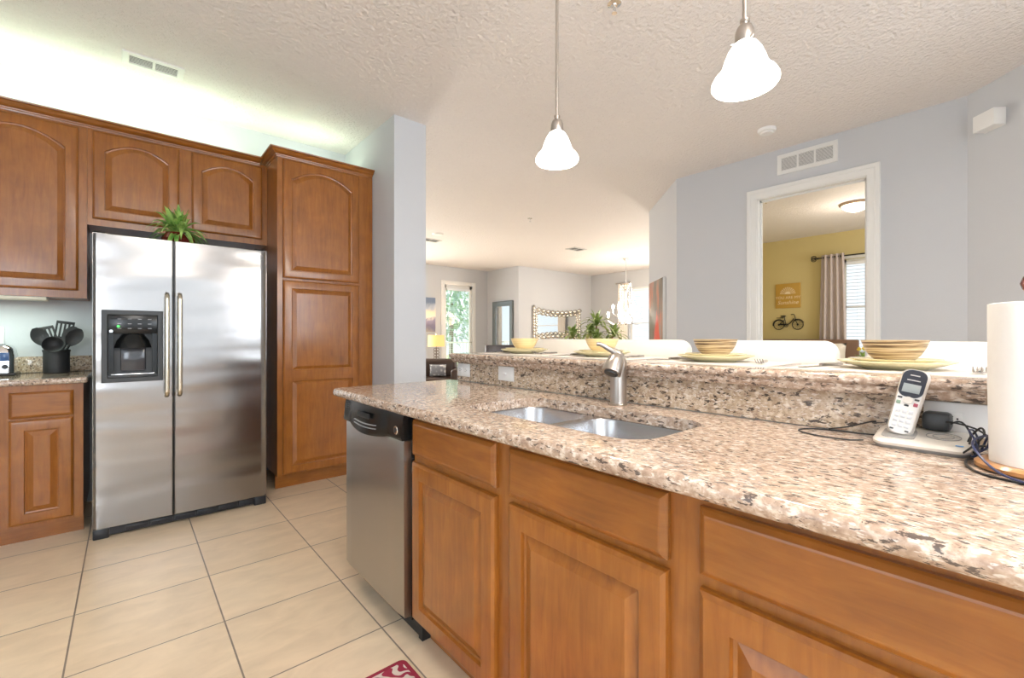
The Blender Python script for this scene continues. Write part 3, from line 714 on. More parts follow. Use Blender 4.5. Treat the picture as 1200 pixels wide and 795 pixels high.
# ---------------------------------------------------------------- ceiling fittings
def vent(label, loc, rotz, w, d, nl, mats=(trimW, darkHole), div=1, name='ceiling_vent', wallv=False):
    t = thing(name, label, 'air vent', loc, rotz)
    f = MB(); b_ = .035
    rframe(f, -w / 2, w / 2, -d / 2, d / 2, b_, -.010, 0, .003); f.v = [(x, z, y) for x, y, z in f.v]
    for k in range(1, div + 1):
        x = -w / 2 + b_ + (w - 2 * b_) * k / (div + 1); f.box(x - .007, x + .007, -d / 2 + b_ - .002, d / 2 - b_ + .002, -.009, 0)
    lv = MB()
    for i in range(nl):
        y = -d / 2 + b_ + (d - 2 * b_) * (i + .5) / nl; M = Matrix.Translation((0, y, -.005)) @ Matrix.Rotation(R(15), 4, 'X')
        lv.box(-w / 2 + b_, w / 2 - b_, -(d - 2 * b_) / nl * .26, (d - 2 * b_) / nl * .26, -.0008, .0008, M=M)
    bk = MB().box(-w / 2 + .02, w / 2 - .02, -d / 2 + .02, d / 2 - .02, -.002, -.0005)
    if wallv:
        M = Matrix.Rotation(R(90), 4, 'X') @ Matrix.Scale(-1, 4, (0, 0, 1)) @ Matrix.Scale(-1, 4, (0, 0, 1))
        for q in (f, lv, bk): q.xf(Matrix.Rotation(R(-90), 4, 'X'))
    obj('frame', f, mats[0], t); obj('louvres', lv, mats[0] if len(mats) < 3 else mats[2], t); obj('backing', bk, mats[1], t)
    return t
vent('white rectangular ceiling vent above the kitchen near the refrigerator', (.135, 3.665, H), 0, .31, .17, 7)
vent('small grey ceiling vent over the dining area', (6.77, 5.88, H), 0, .36, .26, 6, (dullW, darkHole))
vent('small ceiling vent in the bedroom seen through the doorway', (6.09, 1.50, H), PI / 2, .36, .2, 6, (dullW, darkHole))
vent('white three-section return grille on the wall above the bedroom doorway', (4.60, 1.297, 2.742), -PI / 2, .47, .185, 12, (trimW, mat('grille shadow', (.13, .13, .14), .8)), 2, 'return_grille', True)
def disc(name, label, cat, x, y, prof, m=white, z=H):
    o = obj(name, MB().lathe(prof, (0, 0, 0)), m, loc=(x, y, z)); tag(o, label, cat); return o
disc('smoke_detector', 'round white smoke detector on the ceiling left of the return grille', 'smoke detector', 4.07, 1.435, [(0, -.040), (.045, -.040), (.052, -.032), (.052, -.026), (.066, -.024), (.070, -.010), (.070, 0), (0, 0)])
disc('ceiling_speaker', 'round white disc on the living room ceiling beside the divider wall', 'ceiling fitting', 4.0, 6.55, [(0, -.02), (.08, -.02), (.10, 0), (0, 0)])
vent('small ceiling vent over the living room near the divider wall', (4.15, 7.05, H), 0, .36, .2, 6, (dullW, darkHole))
def sprinkler(label, x, y):
    t = thing('sprinkler_head', label, 'sprinkler', (x, y, H))
    obj('escutcheon', MB().lathe([(0, -.006), (.018, -.010), (.035, -.003), (.036, 0), (0, 0)]), chrome, t)
    obj('body', MB().tube([(0, 0, -.005), (0, 0, -.04)], [.009, .006]).tube([(-.010, 0, -.012), (-.013, 0, -.03), (0, 0, -.048)], .002, 6).tube([(.010, 0, -.012), (.013, 0, -.03), (0, 0, -.048)], .002, 6), chrome, t)
    obj('deflector', MB().lathe([(0, -.050), (.014, -.050), (.014, -.048), (0, -.048)]), chrome, t)
sprinkler('chrome fire sprinkler head on the ceiling between the two pendant lamps', 1.93, 1.415)
sprinkler('small fire sprinkler head on the ceiling beyond the left pendant lamp', 4.50, 4.80)
sprinkler('small fire sprinkler head on the bedroom ceiling beside the doorway frame', 6.15, 2.18)

# chime box on diagonal wall (wall direction (1,1)/sqrt2; faces (-1,1))
cb = thing('door_chime', 'white rectangular chime box high on the right wall', 'door chime', (4.4575, .1445, 2.560), R(45))
obj('cover', MB().box(-.074, .074, .001, .080, 0, .112, .004), white, cb)
obj('back_plate', MB().box(-.070, .070, .0005, .012, -.003, .115, .002), white, cb)

# ---------------------------------------------------------------- place settings
mats_at = [(1.70, 'first from the far left end'), (1.205, 'second from the far left end'), (.715, 'third from the far left end'), (.235, 'nearest the phone')]
ordn = ['far left', 'second from left', 'third from left', 'rightmost']
XP = 1.555
def fork_mb():
    m = MB()
    m.tube(bez([(.10, 0, .003), (.04, 0, .004), (-.02, 0, .006), (-.045, 0, .004)], 5), [.0055] * 5 + [.004] * 5 + [.0028] * 6, 8)
    loops = []
    for x, ww, z in ((-.043, .003, .004), (-.055, .009, .003), (-.066, .012, .0035), (-.072, .012, .004)):
        loops.append([(x, -ww, z), (x, ww, z), (x, ww, z + .0015), (x, -ww, z + .0015)])
    m.loft(loops)
    for k in range(4):
        y = -.0105 + k * .007; m.tube([(-.071, y, .0048), (-.090, y, .008), (-.112, y, .018)], [.0019, .0018, .0012], 6)
    return m
def knife_mb():
    m = MB(); m.loft([[(x, -w_, .001), (x, w_, .001), (x, w_, z), (x, -w_, z)] for x, w_, z in ((.11, .006, .006), (.09, .009, .009), (.01, .008, .009), (.0, .006, .006))])
    m.loft([[(x, -w_, .001), (x, w_ * .3, .001), (x, w_ * .3, .003), (x, -w_, .003)] for x, w_ in ((.0, .007), (-.06, .010), (-.10, .009), (-.118, .003))])
    return m
mat0 = MB().loft([rrect(-.165, .165, -.215, .215, .01, 0), rrect(-.165, .165, -.215, .215, .01, .0022), rrect(-.160, .160, -.210, .210, .01, .003)])
plate0 = MB().lathe([(0, 0), (.066, 0), (.070, .003), (.095, .010), (.122, .020), (.1235, .0215), (.121, .023), (.094, .014), (.070, .0085), (0, .0085)], seg=48)
plate1 = MB().lathe([(0, 0), (.048, 0), (.052, .003), (.075, .008), (.098, .014), (.0985, .0155), (.097, .016), (.074, .011), (.05, .006), (0, .006)], seg=48)
bowl0 = MB().lathe([(0, 0), (.036, 0), (.040, .003), (.054, .018), (.064, .036), (.0705, .055), (.0715, .0575), (.0690, .0575), (.062, .038), (.051, .02), (.038, .007), (0, .006)], seg=48)
cutM = mat('cutlery steel', (.42, .40, .38), .22, 1)
pm = obj('placemat', mat0, matM); dp = obj('dinner_plate', plate0, plateM, ang=60); sp = obj('salad_plate', plate1, plateM2, ang=60)
bwA = obj('bowl', bowl0, bowlPlain, ang=60); bwB = obj('bowl', bowl0, bowlM, ang=60)
fk = obj('fork', fork_mb(), cutM); kn = obj('table_knife', knife_mb(), cutM)
def place(src, first, loc, label, cat, group, rz=0):
    o = src if first else src.copy()
    if not first: COL.objects.link(o)
    o.location = loc; o.rotation_euler = (0, 0, rz); tag(o, label, cat, group); return o
for i, (y, wh) in enumerate(mats_at):
    z = 1.0602
    place(pm, i == 0, (XP + .01, y, z), 'pale woven placemat on the bar top, %s' % wh, 'placemat', 'placemats on the bar top')
    place(dp, i == 0, (XP, y, z + .003), 'pale green dinner plate on the bar top, %s of the four' % ordn[i], 'plate', 'dinner plates on the bar top')
    place(sp, i == 0, (XP, y, z + .0150), 'small cream plate between bowl and dinner plate, %s place setting' % ordn[i], 'plate', 'small plates on the bar top')
    src = bwA if i < 2 else bwB
    place(src, i in (0, 2), (XP, y, z + .0225), ('plain pale bamboo bowl, %s of the four on the bar' if i < 2 else 'brown streaked bamboo bowl, %s of the four on the bar') % ordn[i], 'bowl', 'bowls on the bar top')
    place(fk, i == 0, (XP + .0, y - .155 - (.005 if i == 3 else 0), z + .003), 'silver fork right of the plate at the %s place setting' % ordn[i], 'fork', 'forks on the bar top', R((12, 8, 14, 2)[i]))
    place(kn, i == 0, (XP - .02, y + .16, z + .003), 'silver table knife left of the plate at the %s place setting' % ordn[i], 'knife', 'knives on the bar top', R(-12))

# ---------------------------------------------------------------- stools
def stool(label, y):
    t = thing('bar_stool', label, 'bar stool', (1.69, y, 0), 0, 'bar stools behind the bar')
    m = MB(); hw = .235
    loops = []
    for x, o in ((.105, .012), (.110, .003), (.125, 0), (.150, 0), (.165, .003), (.172, .012)):
        loops.append([(x + .03 * (zz - .66) * .0, yy, zz) for yy, zz, _ in rrect(-hw + o, hw - o, .64 + o, 1.135 - o, .045 - o * .5, 0)])
    obj('backrest', m.loft(loops), creamM, t)
    obj('seat', MB().box(-.145, .165, -.22, .22, .60, .68, .025, seg=4), creamM, t)
    for sx in (-.12, .14):
        for sy in (-.19, .19): obj('leg', MB().tube([(sx, sy, .61), (sx * 1.05, sy * 1.05, 0)], [.018, .013], 8), espresso, t)
    obj('footrest', MB().box(-.13, -.115, -.19, .19, .22, .245).box(.135, .15, -.19, .19, .22, .245), espresso, t)
    return t
st0 = stool('cream upholstered bar stool, rightmost of four, behind the paper towel and phone', .105)
for y, lab in ((.655, 'cream upholstered bar stool third from the left, in front of the bedroom doorway'), (1.185, 'cream upholstered bar stool second from the left, right of the faucet'), (1.66, 'cream upholstered bar stool furthest left, below the ornate mirror')):
    dup(st0, (1.69, y, 0), label=lab)

# ---------------------------------------------------------------- phone
ph = thing('charging_dock', 'silver white charging dock of the cordless phone on the counter', 'phone dock', (1.275, .148, .9142), -PI / 2); ph.scale = (.88, .88, .88)
silv = mat('champagne silver plastic', (.72, .68, .62), .3, .25); silvD = mat('grey plastic', (.30, .29, .28), .35)
# local x right (= -Y world), local y into depth (=+X)
def rr(x0, x1, y0, y1, r, zf): return [(x, y, zf(x, y)) for x, y, z in rrect(x0, x1, y0, y1, r, 0, 8)]
sl = lambda b_: (lambda x, y: b_ + (y + .065) * .15)
obj('bottom_shell', MB().loft([rr(-.078, .082, -.060, .060, .02, lambda x, y: 0), rr(-.083, .087, -.065, .065, .024, sl(.008))]), silvD, ph)
obj('top_shell', MB().loft([rr(-.084, .088, -.066, .066, .024, sl(.008)), rr(-.085, .089, -.067, .067, .025, sl(.014)), rr(-.080, .084, -.062, .062, .022, sl(.019)), rr(-.076, .080, -.058, .058, .02, sl(.0205))]), silv, ph)
obj('cradle', MB().loft([rr(-.070, -.008, -.045, .02, .012, sl(.0195)), rr(-.070, -.008, -.045, .02, .012, sl(.0225)), rr(-.065, -.012, -.040, .015, .010, sl(.0228))]).box(-.066, -.010, .008, .030, .022, .045, .01), silvD, ph)
rg = MB(); rg2 = [(.038 + .030 * math.cos(a), .005 + .026 * math.sin(a), .0215 + (.005 + .026 * math.sin(a) + .065) * .15) for a in [2 * PI * i / 28 for i in range(29)]]
rg.tube(rg2, .0009, 6); rg.tube([(.038 + (x - .038) * .62, .005 + (y - .005) * .62, z - (y - .005) * .38 * .15) for x, y, z in rg2], .0008, 6); obj('ring', rg, silvD, ph)
obj('button', MB().sphere((.034, -.006, .0305), .006, (1, 1, .3)).sphere((.043, .006, .032), .004, (1, 1, .3)), silv, ph)
obj('sticker', MB().box(.062, .075, -.052, -.043, .0236, .0242), mat('blue sticker', (.08, .35, .75), .4), ph)
hs = thing('phone_handset', 'silver and black cordless phone handset standing in its charging base', 'phone handset', (1.262, .184, .9365), -PI / 2)
M = Matrix.Translation((0, 0, 0)) @ Matrix.Rotation(R(11), 4, 'Y') @ Matrix.Rotation(R(-17), 4, 'X')
def hbody(y0, y1, o, k=1):
    lp = []
    for y, oo in ((y0, o + .003), (y0 + (y1 - y0) * .25, o), (y0 + (y1 - y0) * .75, o), (y1, o + .003)):
        pts = []
        base = rrect(-.0235 + oo, .0235 - oo, oo, .148 - oo, .0165, 0, 8)
        for x, z, _ in base:
            ws = 1 - .14 * math.sin(PI * min(max(z / .148, 0), 1)) * (1 if z < .1 else 1) + (.06 if z > .1 else 0); pts.append((x * ws, y, z))
        lp.append(pts)
    return MB().loft(lp)
hb = obj('body', hbody(-.012, .014, 0).xf(M), silv, hs)
obj('face_plate', hbody(-.0135, -.0118, .0035).box(-.001, .001, -.013, -.012, .05, .051).xf(M), mat('pearl face', (.75, .74, .72), .3), hs)
tp = [p for p in rrect(-.0205, .0205, .084, .1445, .015, 0, 8)]
obj('screen_bezel', MB().loft([[(x, -.0134, z) for x, z, _ in tp], [(x * .98, -.0148, z) for x, z, _ in tp]]).xf(M), mat('slate bezel', (.03, .035, .05), .25), hs)
obj('screen', MB().box(-.0145, .0145, -.0156, -.0146, .094, .113, .0005).xf(M), mat('grey display', (.30, .34, .35), .3), hs)
obj('earpiece', MB().box(-.008, .008, -.0156, -.0146, .1315, .1335).box(-.011, .011, -.0156, -.0146, .1205, .1225).xf(M), dullW, hs)
k = MB()
for r_ in range(4):
    for c_ in range(3): k.box(-.0145 + c_ * .0105, -.0065 + c_ * .0105, -.0152, -.0132, .017 + r_ * .0105, .0238 + r_ * .0105, .0015)
kp = obj('keypad', k.xf(M), mat('pale keys', (.62, .63, .66), .3), hs)
obj('navigation_key', MB().lathe([(0, 0), (.0085, 0), (.008, .002), (0, .002)], (0, -.0132, .077), 20, M=Matrix.Rotation(R(90), 4, 'X')).xf(M), silv, hs)
sk_ = MB()
for x, z in ((-.014, .081), (.014, .081), (0, .0655)): sk_.box(x - .004, x + .004, -.0152, -.0132, z - .002, z + .002, .001)
obj('soft_keys', sk_.xf(M), charcoal, hs)
obj('talk_key', MB().box(-.018, -.0105, -.0152, -.0132, .066, .0735, .002).xf(M), mat('green key', (.25, .35, .25), .3), hs)
obj('end_key', MB().box(.0105, .018, -.0152, -.0132, .066, .0735, .002).xf(M), mat('red key', (.4, .08, .12), .3), hs)
bm_ = MB().box(-.016, -.009, -.0152, -.0132, .009, .012, .001).box(.009, .016, -.0152, -.0132, .009, .012, .001); obj('side_keys', bm_.xf(M), charcoal, hs)

tag(obj('power_adapter', MB().box(-.024, .022, -.046, 0, -.020, .018, .008), charcoal, loc=(1.352, .128, .968), rotz=-PI / 2), 'black plug-in power adapter behind the cordless phone', 'power adapter')
def cable(label, pts, r=.0018, m=blackM, n=8):
    c = Vector(pts[0]); P = bez(pts, n); mb = MB().tube([(Vector(p) - c)[:] for p in P], r, 7)
    return tag(obj('cable', mb, m, loc=c[:]), label, 'cable')
cz = .9162
navy = mat('navy cable sleeve', (.02, .03, .09), .35)
cable('thin black cord looping on the counter left of the phone', [(1.295, .225, .925), (1.31, .30, .92), (1.315, .36, cz), (1.27, .375, cz), (1.235, .33, cz), (1.235, .27, cz), (1.25, .242, .918)])
cable('thin black cord rising from the counter to the handset base', [(1.345, .33, cz), (1.343, .29, .928), (1.342, .25, .945), (1.338, .235, .95)])
cable('black adapter cord curling right toward the paper towel', [(1.315, .118, .968), (1.29, .098, .972), (1.285, .065, .963), (1.27, .045, .945), (1.255, .045, .925), (1.24, .058, .918), (1.225, .05, cz)])
cable('navy cord looped in the tangle between phone and paper towel', [(1.30, .062, cz + .004), (1.285, .053, .95), (1.25, .052, .958), (1.235, .036, .957), (1.225, .030, .945), (1.222, .047, .925), (1.23, .06, .918), (1.25, .068, .92), (1.262, .052, .935), (1.245, .050, .960), (1.19, .066, .957), (1.13, .060, .948), (1.085, .03, .925), (1.06, -.02, cz)], .0020, navy)
cable('black cord coiled low behind the phone base', [(1.33, .05, cz), (1.28, .035, .922), (1.245, .060, .922), (1.265, .074, .926), (1.29, .058, .932), (1.27, .042, .928), (1.24, .048, .920), (1.20, .074, cz + .002), (1.15, .072, cz), (1.10, .05, cz), (1.075, -.0, cz)], .0022)
cable('thin black cord arching high above the right end of the phone dock', [(1.322, .112, .962), (1.29, .09, .975), (1.27, .075, .955), (1.25, .078, .93), (1.225, .085, .922), (1.215, .07, .94), (1.23, .055, .962), (1.255, .06, .972), (1.27, .075, .95), (1.262, .082, .925), (1.235, .085, cz)])
cable('thin dark cord coiled against the right edge of the phone dock', [(1.33, .075, cz), (1.30, .065, .935), (1.27, .07, .962), (1.24, .075, .967), (1.22, .066, .952), (1.215, .062, .93), (1.23, .07, .919), (1.26, .078, .920)], .0018, navy)
# paper towel
px, py = 1.185, -.012
ptz = thing('paper_towel_holder', 'round honey wood paper towel holder at the right edge of the counter', 'paper towel holder', (px, py, .9142))
obj('base', MB().lathe([(0, 0), (.072, 0), (.078, .004), (.078, .010), (.072, .015), (0, .015)], seg=40), honeyW, ptz)
obj('post', MB().tube([(0, 0, .012), (0, 0, .30)], .009, 12), honeyW, ptz)
obj('finial', MB().lathe([(0, .298), (.012, .300), (.010, .308), (.019, .318), (.022, .328), (.018, .340), (.008, .346), (0, .347)]), maroon, ptz)
loops = []
for z, r_ in ((.001, .056), (.0, .060), (.14, .0605), (.278, .060), (.2795, .056), (.2795, .021), (.001, .021)):
    loops.append([((r_ + (.0012 * math.sin(7 * a + z * 30) if r_ > .05 else 0)) * math.cos(a), (r_ + (.0012 * math.sin(7 * a + z * 30) if r_ > .05 else 0)) * math.sin(a), z) for a in [2 * PI * i / 56 for i in range(56)]])
loops.append(loops[0])
tag(obj('paper_towel_roll', MB().loft(loops, False, False), paperM, loc=(px, py, .9295)), 'white paper towel roll standing at the right edge of the counter', 'paper towel roll')

# rug
rugM = mat('red white rug', (.35, .03, .06), .95)
n, l, b = NT(rugM); v = coords(rugM, (1, 1, 1))
wv = n.new('ShaderNodeTexWave'); wv.wave_type = 'BANDS'; wv.bands_direction = 'DIAGONAL'; wv.inputs['Scale'].default_value = 16; wv.inputs['Distortion'].default_value = 7; wv.inputs['Detail'].default_value = 0; wv.inputs['Detail Scale'].default_value = 1.5; l.new(v, wv.inputs[0])
setc(rugM, ramp(rugM, wv.outputs['Fac'], [(.46, (.33, .025, .06)), (.56, (.72, .62, .55))]))
rg = thing('kitchen_rug', 'dark red and white patterned rug on the tiles in front of the sink', 'rug', (.52, .95, 0))
obj('pile', MB().loft([rrect(-.216, .216, -.49, .49, .02, .0005), rrect(-.216, .216, -.49, .49, .02, .006), rrect(-.21, .21, -.484, .484, .02, .008)]), rugM, rg)
obj('binding', MB().loft([rrect(-.226, .226, -.50, .50, .025, .0005), rrect(-.228, .228, -.502, .502, .026, .004), rrect(-.226, .226, -.50, .50, .025, .0075), rrect(-.212, .212, -.486, .486, .02, .0088), rrect(-.211, .211, -.485, .485, .02, .004)], False, False), mat('red binding', (.30, .02, .045), .9), rg)

# ---------------------------------------------------------------- living room
# canvas painting on far wall
def canvas(label, loc, rotz, w, h, m, d=.035):
    t = thing('wall_painting', label, 'painting', loc, rotz)
    obj('canvas', MB().box(-w / 2, w / 2, -d, -.001, 0, h, .002), m, t); obj('stretcher', MB().box(-w / 2 - .004, w / 2 + .004, -d + .004, -.001, -.004, h + .004), trimW, t); return t
pA = mat('landscape canvas', (.5, .5, .6), .6); v = coords(pA, (1, 1, 1)); n, l, b = NT(pA)
sx = n.new('ShaderNodeSeparateXYZ'); l.new(v, sx.inputs[0]); nz = noise(pA, v, 5, 4, .6, .5)
md = n.new('ShaderNodeMath'); md.operation = 'MULTIPLY_ADD'; l.new(nz, md.inputs[0]); md.inputs[1].default_value = .35; l.new(sx.outputs[2], md.inputs[2])
setc(pA, ramp(pA, md.outputs[0], [(.15, (.45, .42, .38)), (.32, (.20, .19, .30)), (.46, (.32, .30, .45)), (.52, (.85, .80, .70)), (.68, (.9, .80, .60)), (.76, (.5, .55, .65)), (.9, (.20, .26, .38))]))
canvas('landscape canvas painting on the far living room wall left of the glass door', (5.35, 9.45, 1.26), 0, .67, .83, pA)
pB = mat('red abstract canvas', (.5, .1, .05), .3); v = coords(pB, (1, 1, 1)); n, l, b = NT(pB)
sx = n.new('ShaderNodeSeparateXYZ'); l.new(v, sx.inputs[0]); nz = noise(pB, v, 4, 5, .6, 1.0)
# red mountain shape low, grey-green with orange haze above
ab = n.new('ShaderNodeMath'); ab.operation = 'ABSOLUTE'; 
ox = n.new('ShaderNodeMath'); ox.operation = 'ADD'; l.new(sx.outputs[0], ox.inputs[0]); ox.inputs[1].default_value = -.08; l.new(ox.outputs[0], ab.inputs[0])
m1 = n.new('ShaderNodeMath'); m1.operation = 'MULTIPLY_ADD'; l.new(ab.outputs[0], m1.inputs[0]); m1.inputs[1].default_value = 2.4; l.new(sx.outputs[2], m1.inputs[2])
m2 = n.new('ShaderNodeMath'); m2.operation = 'MULTIPLY_ADD'; l.new(nz, m2.inputs[0]); m2.inputs[1].default_value = .3; l.new(m1.outputs[0], m2.inputs[2])
v3 = coords(pB, (2, 2, .6)); n3 = noise(pB, v3, 3, 4)
sky = ramp(pB, n3, [(.35, (.14, .12, .09)), (.5, (.30, .24, .19)), (.6, (.62, .22, .12)), (.7, (.34, .30, .26))])
setc(pB, mix(pB, ramp(pB, m2.outputs[0], [(.50, (1, 1, 1)), (.56, (0, 0, 0))]), sky, (.80, .10, .06)))
canvas('tall red and grey abstract canvas on the diagonal wall left of the doorway', (5.16, 3.10, 1.10), R(45) + PI, .70, .765, pB, .04)

# framed mirrors
def framed(label, loc, rotz, w, h, fw=.13, lean=0):
    t = thing('framed_mirror', label, 'mirror', loc, rotz); f = MB()
    lo = lambda o, y: [(x, y, z) for x, z, _ in [(-w / 2 + o, o, 0), (w / 2 - o, o, 0), (w / 2 - o, h - o, 0), (-w / 2 + o, h - o, 0)]]
    f.loft([lo(0, -.001), lo(0, -.045), lo(.012, -.055), lo(.04, -.055), lo(fw - .02, -.03), lo(fw, -.03), lo(fw, -.01)], False, False)
    obj('frame', f, greyF, t, ang=20); obj('glass', MB().box(-w / 2 + fw - .01, w / 2 - fw + .01, -.018, -.010, fw - .01, h - fw + .01), mirrorM, t); return t
framed('tall wall mirror in a dark grey frame left of the ornate mirror', (7.30, 8.78, .55), PI / 2 + PI, .80, 1.50)
om = thing('ornate_mirror', 'wide ornate mirror with a silver scrolled wavy frame above the dining side', 'mirror', (8.68, 8.20, 1.05))
cr = []
Wm, Hm = .90, .42
def edge(s_):  # perimeter param -> point (concave long sides)
    s_ = s_ % 4
    if s_ < 1: u = 2 * s_ - 1; return (u * Wm, .0 + .09 * (1 - u * u), (0, -1))
    if s_ < 2: u = (s_ - 1); return (Wm, u * 2 * Hm, (1, 0))
    if s_ < 3: u = 1 - 2 * (s_ - 2); return (u * Wm, 2 * Hm - .09 * (1 - u * u), (0, 1))
    u = 1 - (s_ - 3); return (-Wm, u * 2 * Hm, (-1, 0))
pts = []
for i in range(80): pts.append(edge(i / 20))
outer = [(x * 1.0, -.006, z) for x, z, _ in pts]; inner = [(x * .85, -.006, Hm + (z - Hm) * .62) for x, z, _ in pts]
f = MB()
f.loft([[(x, -.001, z) for x, y, z in outer], [(x, -.02, z) for x, y, z in outer], [(x, -.02, z) for x, y, z in inner], [(x, -.001, z) for x, y, z in inner]], False, False)
for i in range(0, 80, 2):
    for fr_, sc_ in ((.975, 1.7), (.885, 1.35)):
        x, z, d_ = pts[(i + (1 if fr_ < .95 else 0)) % 80]; s2 = .70 if fr_ < .95 else .95
        f.sphere((x * fr_, -.028, Hm + (z - Hm) * s2), .045 * sc_, (1.25, .5, .75) if abs(d_[0]) < .5 else (.75, .5, 1.15), 1)
obj('frame', f, silverF, om, ang=60)
gl_ = MB(); gl_.add([(0, -.014, Hm)] + [(x, -.014, z) for x, y, z in inner], [(0, i + 1, (i + 1) % 80 + 1) for i in range(80)])
obj('glass', gl_, mirrorM, om)

# lamp on end table
et = thing('end_table', 'small dark end table by the far living room wall under the lamp', 'table', (5.36, 8.85, 0))
obj('top', MB().box(-.25, .25, -.25, .25, .49, .52, .004), espresso, et)
for sx_ in (-.22, .22):
    for sy_ in (-.22, .22): obj('leg', MB().box(sx_ - .02, sx_ + .02, sy_ - .02, sy_ + .02, 0, .49), espresso, et)
tl = thing('table_lamp', 'table lamp with pale yellow drum shade and openwork metal base', 'lamp', (5.36, 8.85, .521))
b_ = MB().box(-.08, .08, -.05, .05, 0, .02)
for k_ in range(5):
    for dx in (-.035, .035):
        b_.tube([(dx + .035 * math.cos(a), -.01, .06 + k_ * .068 + .033 * math.sin(a)) for a in [2 * PI * i / 12 for i in range(13)]], .008, 6)
b_.tube([(0, 0, .02), (0, 0, .42)], .010, 8)
obj('base', b_, mat('aged metal', (.20, .18, .16), .35, .7), tl)
obj('shade', MB().lathe([(.195, .40), (.18, .66), (.178, .66), (.193, .40)], seg=32), mat('glowing yellow shade', (.7, .5, .2), .7, emit=(1, .66, .22), estr=.55), tl)
obj('finial', MB().sphere((0, 0, .69), .014).tube([(0, 0, .62), (0, 0, .69)], .004, 6), chrome, tl)
def point(name, loc, e, col, r=.05):
    l_ = bpy.data.lights.new(name, 'POINT'); l_.energy = e; l_.color = col; l_.shadow_soft_size = r; o = bpy.data.objects.new(name, l_); COL.objects.link(o); o.location = loc; return o
point('table_lamp_bulb', (5.36, 8.85, 1.05), 14, (1, .75, .45), .04)

# armchair + cushion
ac = thing('armchair', 'dark brown leather armchair in the living room beyond the counter end', 'armchair', (4.20, 6.95, 0), R(-42))
obj('seat', MB().box(-.32, .32, -.35, .3, .12, .42, .05, seg=4), brownL, ac)
obj('backrest', MB().box(-.34, .34, .18, .40, .3, .74, .09, seg=5), brownL, ac)
for s_ in (-1, 1): obj('armrest', MB().box(s_ * .32, s_ * .44, -.36, .34, .1, .58, .05, seg=4), brownL, ac)
for sx_ in (-.34, .34):
    for sy_ in (-.28, .3): obj('leg', MB().box(sx_ - .025, sx_ + .025, sy_ - .025, sy_ + .025, 0, .12), espresso, ac)
cuM = mat('grey patterned fabric', (.5, .5, .5), .8); v = coords(cuM); vo = NT(cuM)[0].new('ShaderNodeTexVoronoi'); vo.inputs['Scale'].default_value = 16; NT(cuM)[1].new(v, vo.inputs['Vector'])
setc(cuM, ramp(cuM, vo.outputs['Distance'], [(.25, (.85, .84, .82)), (.5, (.35, .36, .38))]))
def pillow(mb, w_, h_, t_, n=10):
    for sgn in (-1, 1):
        vs = []; fs = []
        for i in range(n + 1):
            for j in range(n + 1):
                u, v_ = 2 * i / n - 1, 2 * j / n - 1; pin = 1 - .06 * (1 - abs(u) ** 2) * abs(v_) - 0; pin2 = 1 - .06 * (1 - abs(v_) ** 2) * abs(u)
                vs.append((u * w_ / 2 * pin2, sgn * t_ / 2 * ((1 - u ** 4) * (1 - v_ ** 4)) ** .5, v_ * h_ / 2 * pin + h_ / 2))
        for i in range(n):
            for j in range(n): a = i * (n + 1) + j; fs.append((a, a + 1, a + n + 2, a + n + 1))
        mb.add(vs, fs)
    return mb
tag(obj('cushion', pillow(MB(), .30, .22, .12), cuM, loc=(4.27, 6.99, .425), rotz=R(-35)), 'grey and white patterned cushion on the brown leather armchair', 'cushion')

# dining chair top (dark) near the divider mirror
dc = thing('dining_chair', 'dark wooden chair whose top shows left of the first bamboo bowl', 'chair', (3.75, 4.50, 0), R(-30))
obj('backrest', MB().box(-.22, .22, .19, .215, .70, 1.035, .008), espresso, dc)
obj('seat', MB().box(-.23, .23, -.22, .22, .43, .47, .01), espresso, dc)
for sx_ in (-.2, .2):
    obj('leg', MB().box(sx_ - .018, sx_ + .018, .175, .21, 0, 1.03, .004), espresso, dc); obj('leg', MB().box(sx_ - .018, sx_ + .018, -.21, -.17, 0, .43, .004), espresso, dc)

# big floor plant
fp = thing('floor_plant', 'large leafy dark green potted plant in front of the ornate mirror', 'plant', (6.52, 5.27, 0))
obj('pot', MB().lathe([(0, 0), (.15, 0), (.20, .38), (.21, .40), (.19, .40), (.18, .36), (0, .36)]), mat('clay pot', (.25, .12, .07), .5), fp)
heads = [((.06, -.05, 1.38), .50), ((-.27, .24, 1.16), .44), ((.30, -.26, 1.18), .42), ((.12, .14, 1.20), .38), ((-.04, -.12, 1.10), .40)]
tk = MB()
for (hx, hy, hz), _ in heads: tk.tube(bez([(hx * .2, hy * .2, .34), (hx * .5, hy * .5, .8), (hx, hy, hz)], 5), .016, 7)
obj('stems', tk, mat('brown cane', (.22, .13, .07), .7), fp)
lf = MB()
for (hx, hy, hz), L_ in heads:
    for i in range(24):
        u = i / 24; blade(lf, (hx, hy, hz - .05 + .07 * u), i * 2.4, L_ * random.uniform(1.0, 1.3) * (1.1 - .35 * u), .070, R(18 + 62 * u), .85 - .45 * u, 9, .12)
obj('leaves', lf, leafD, fp)

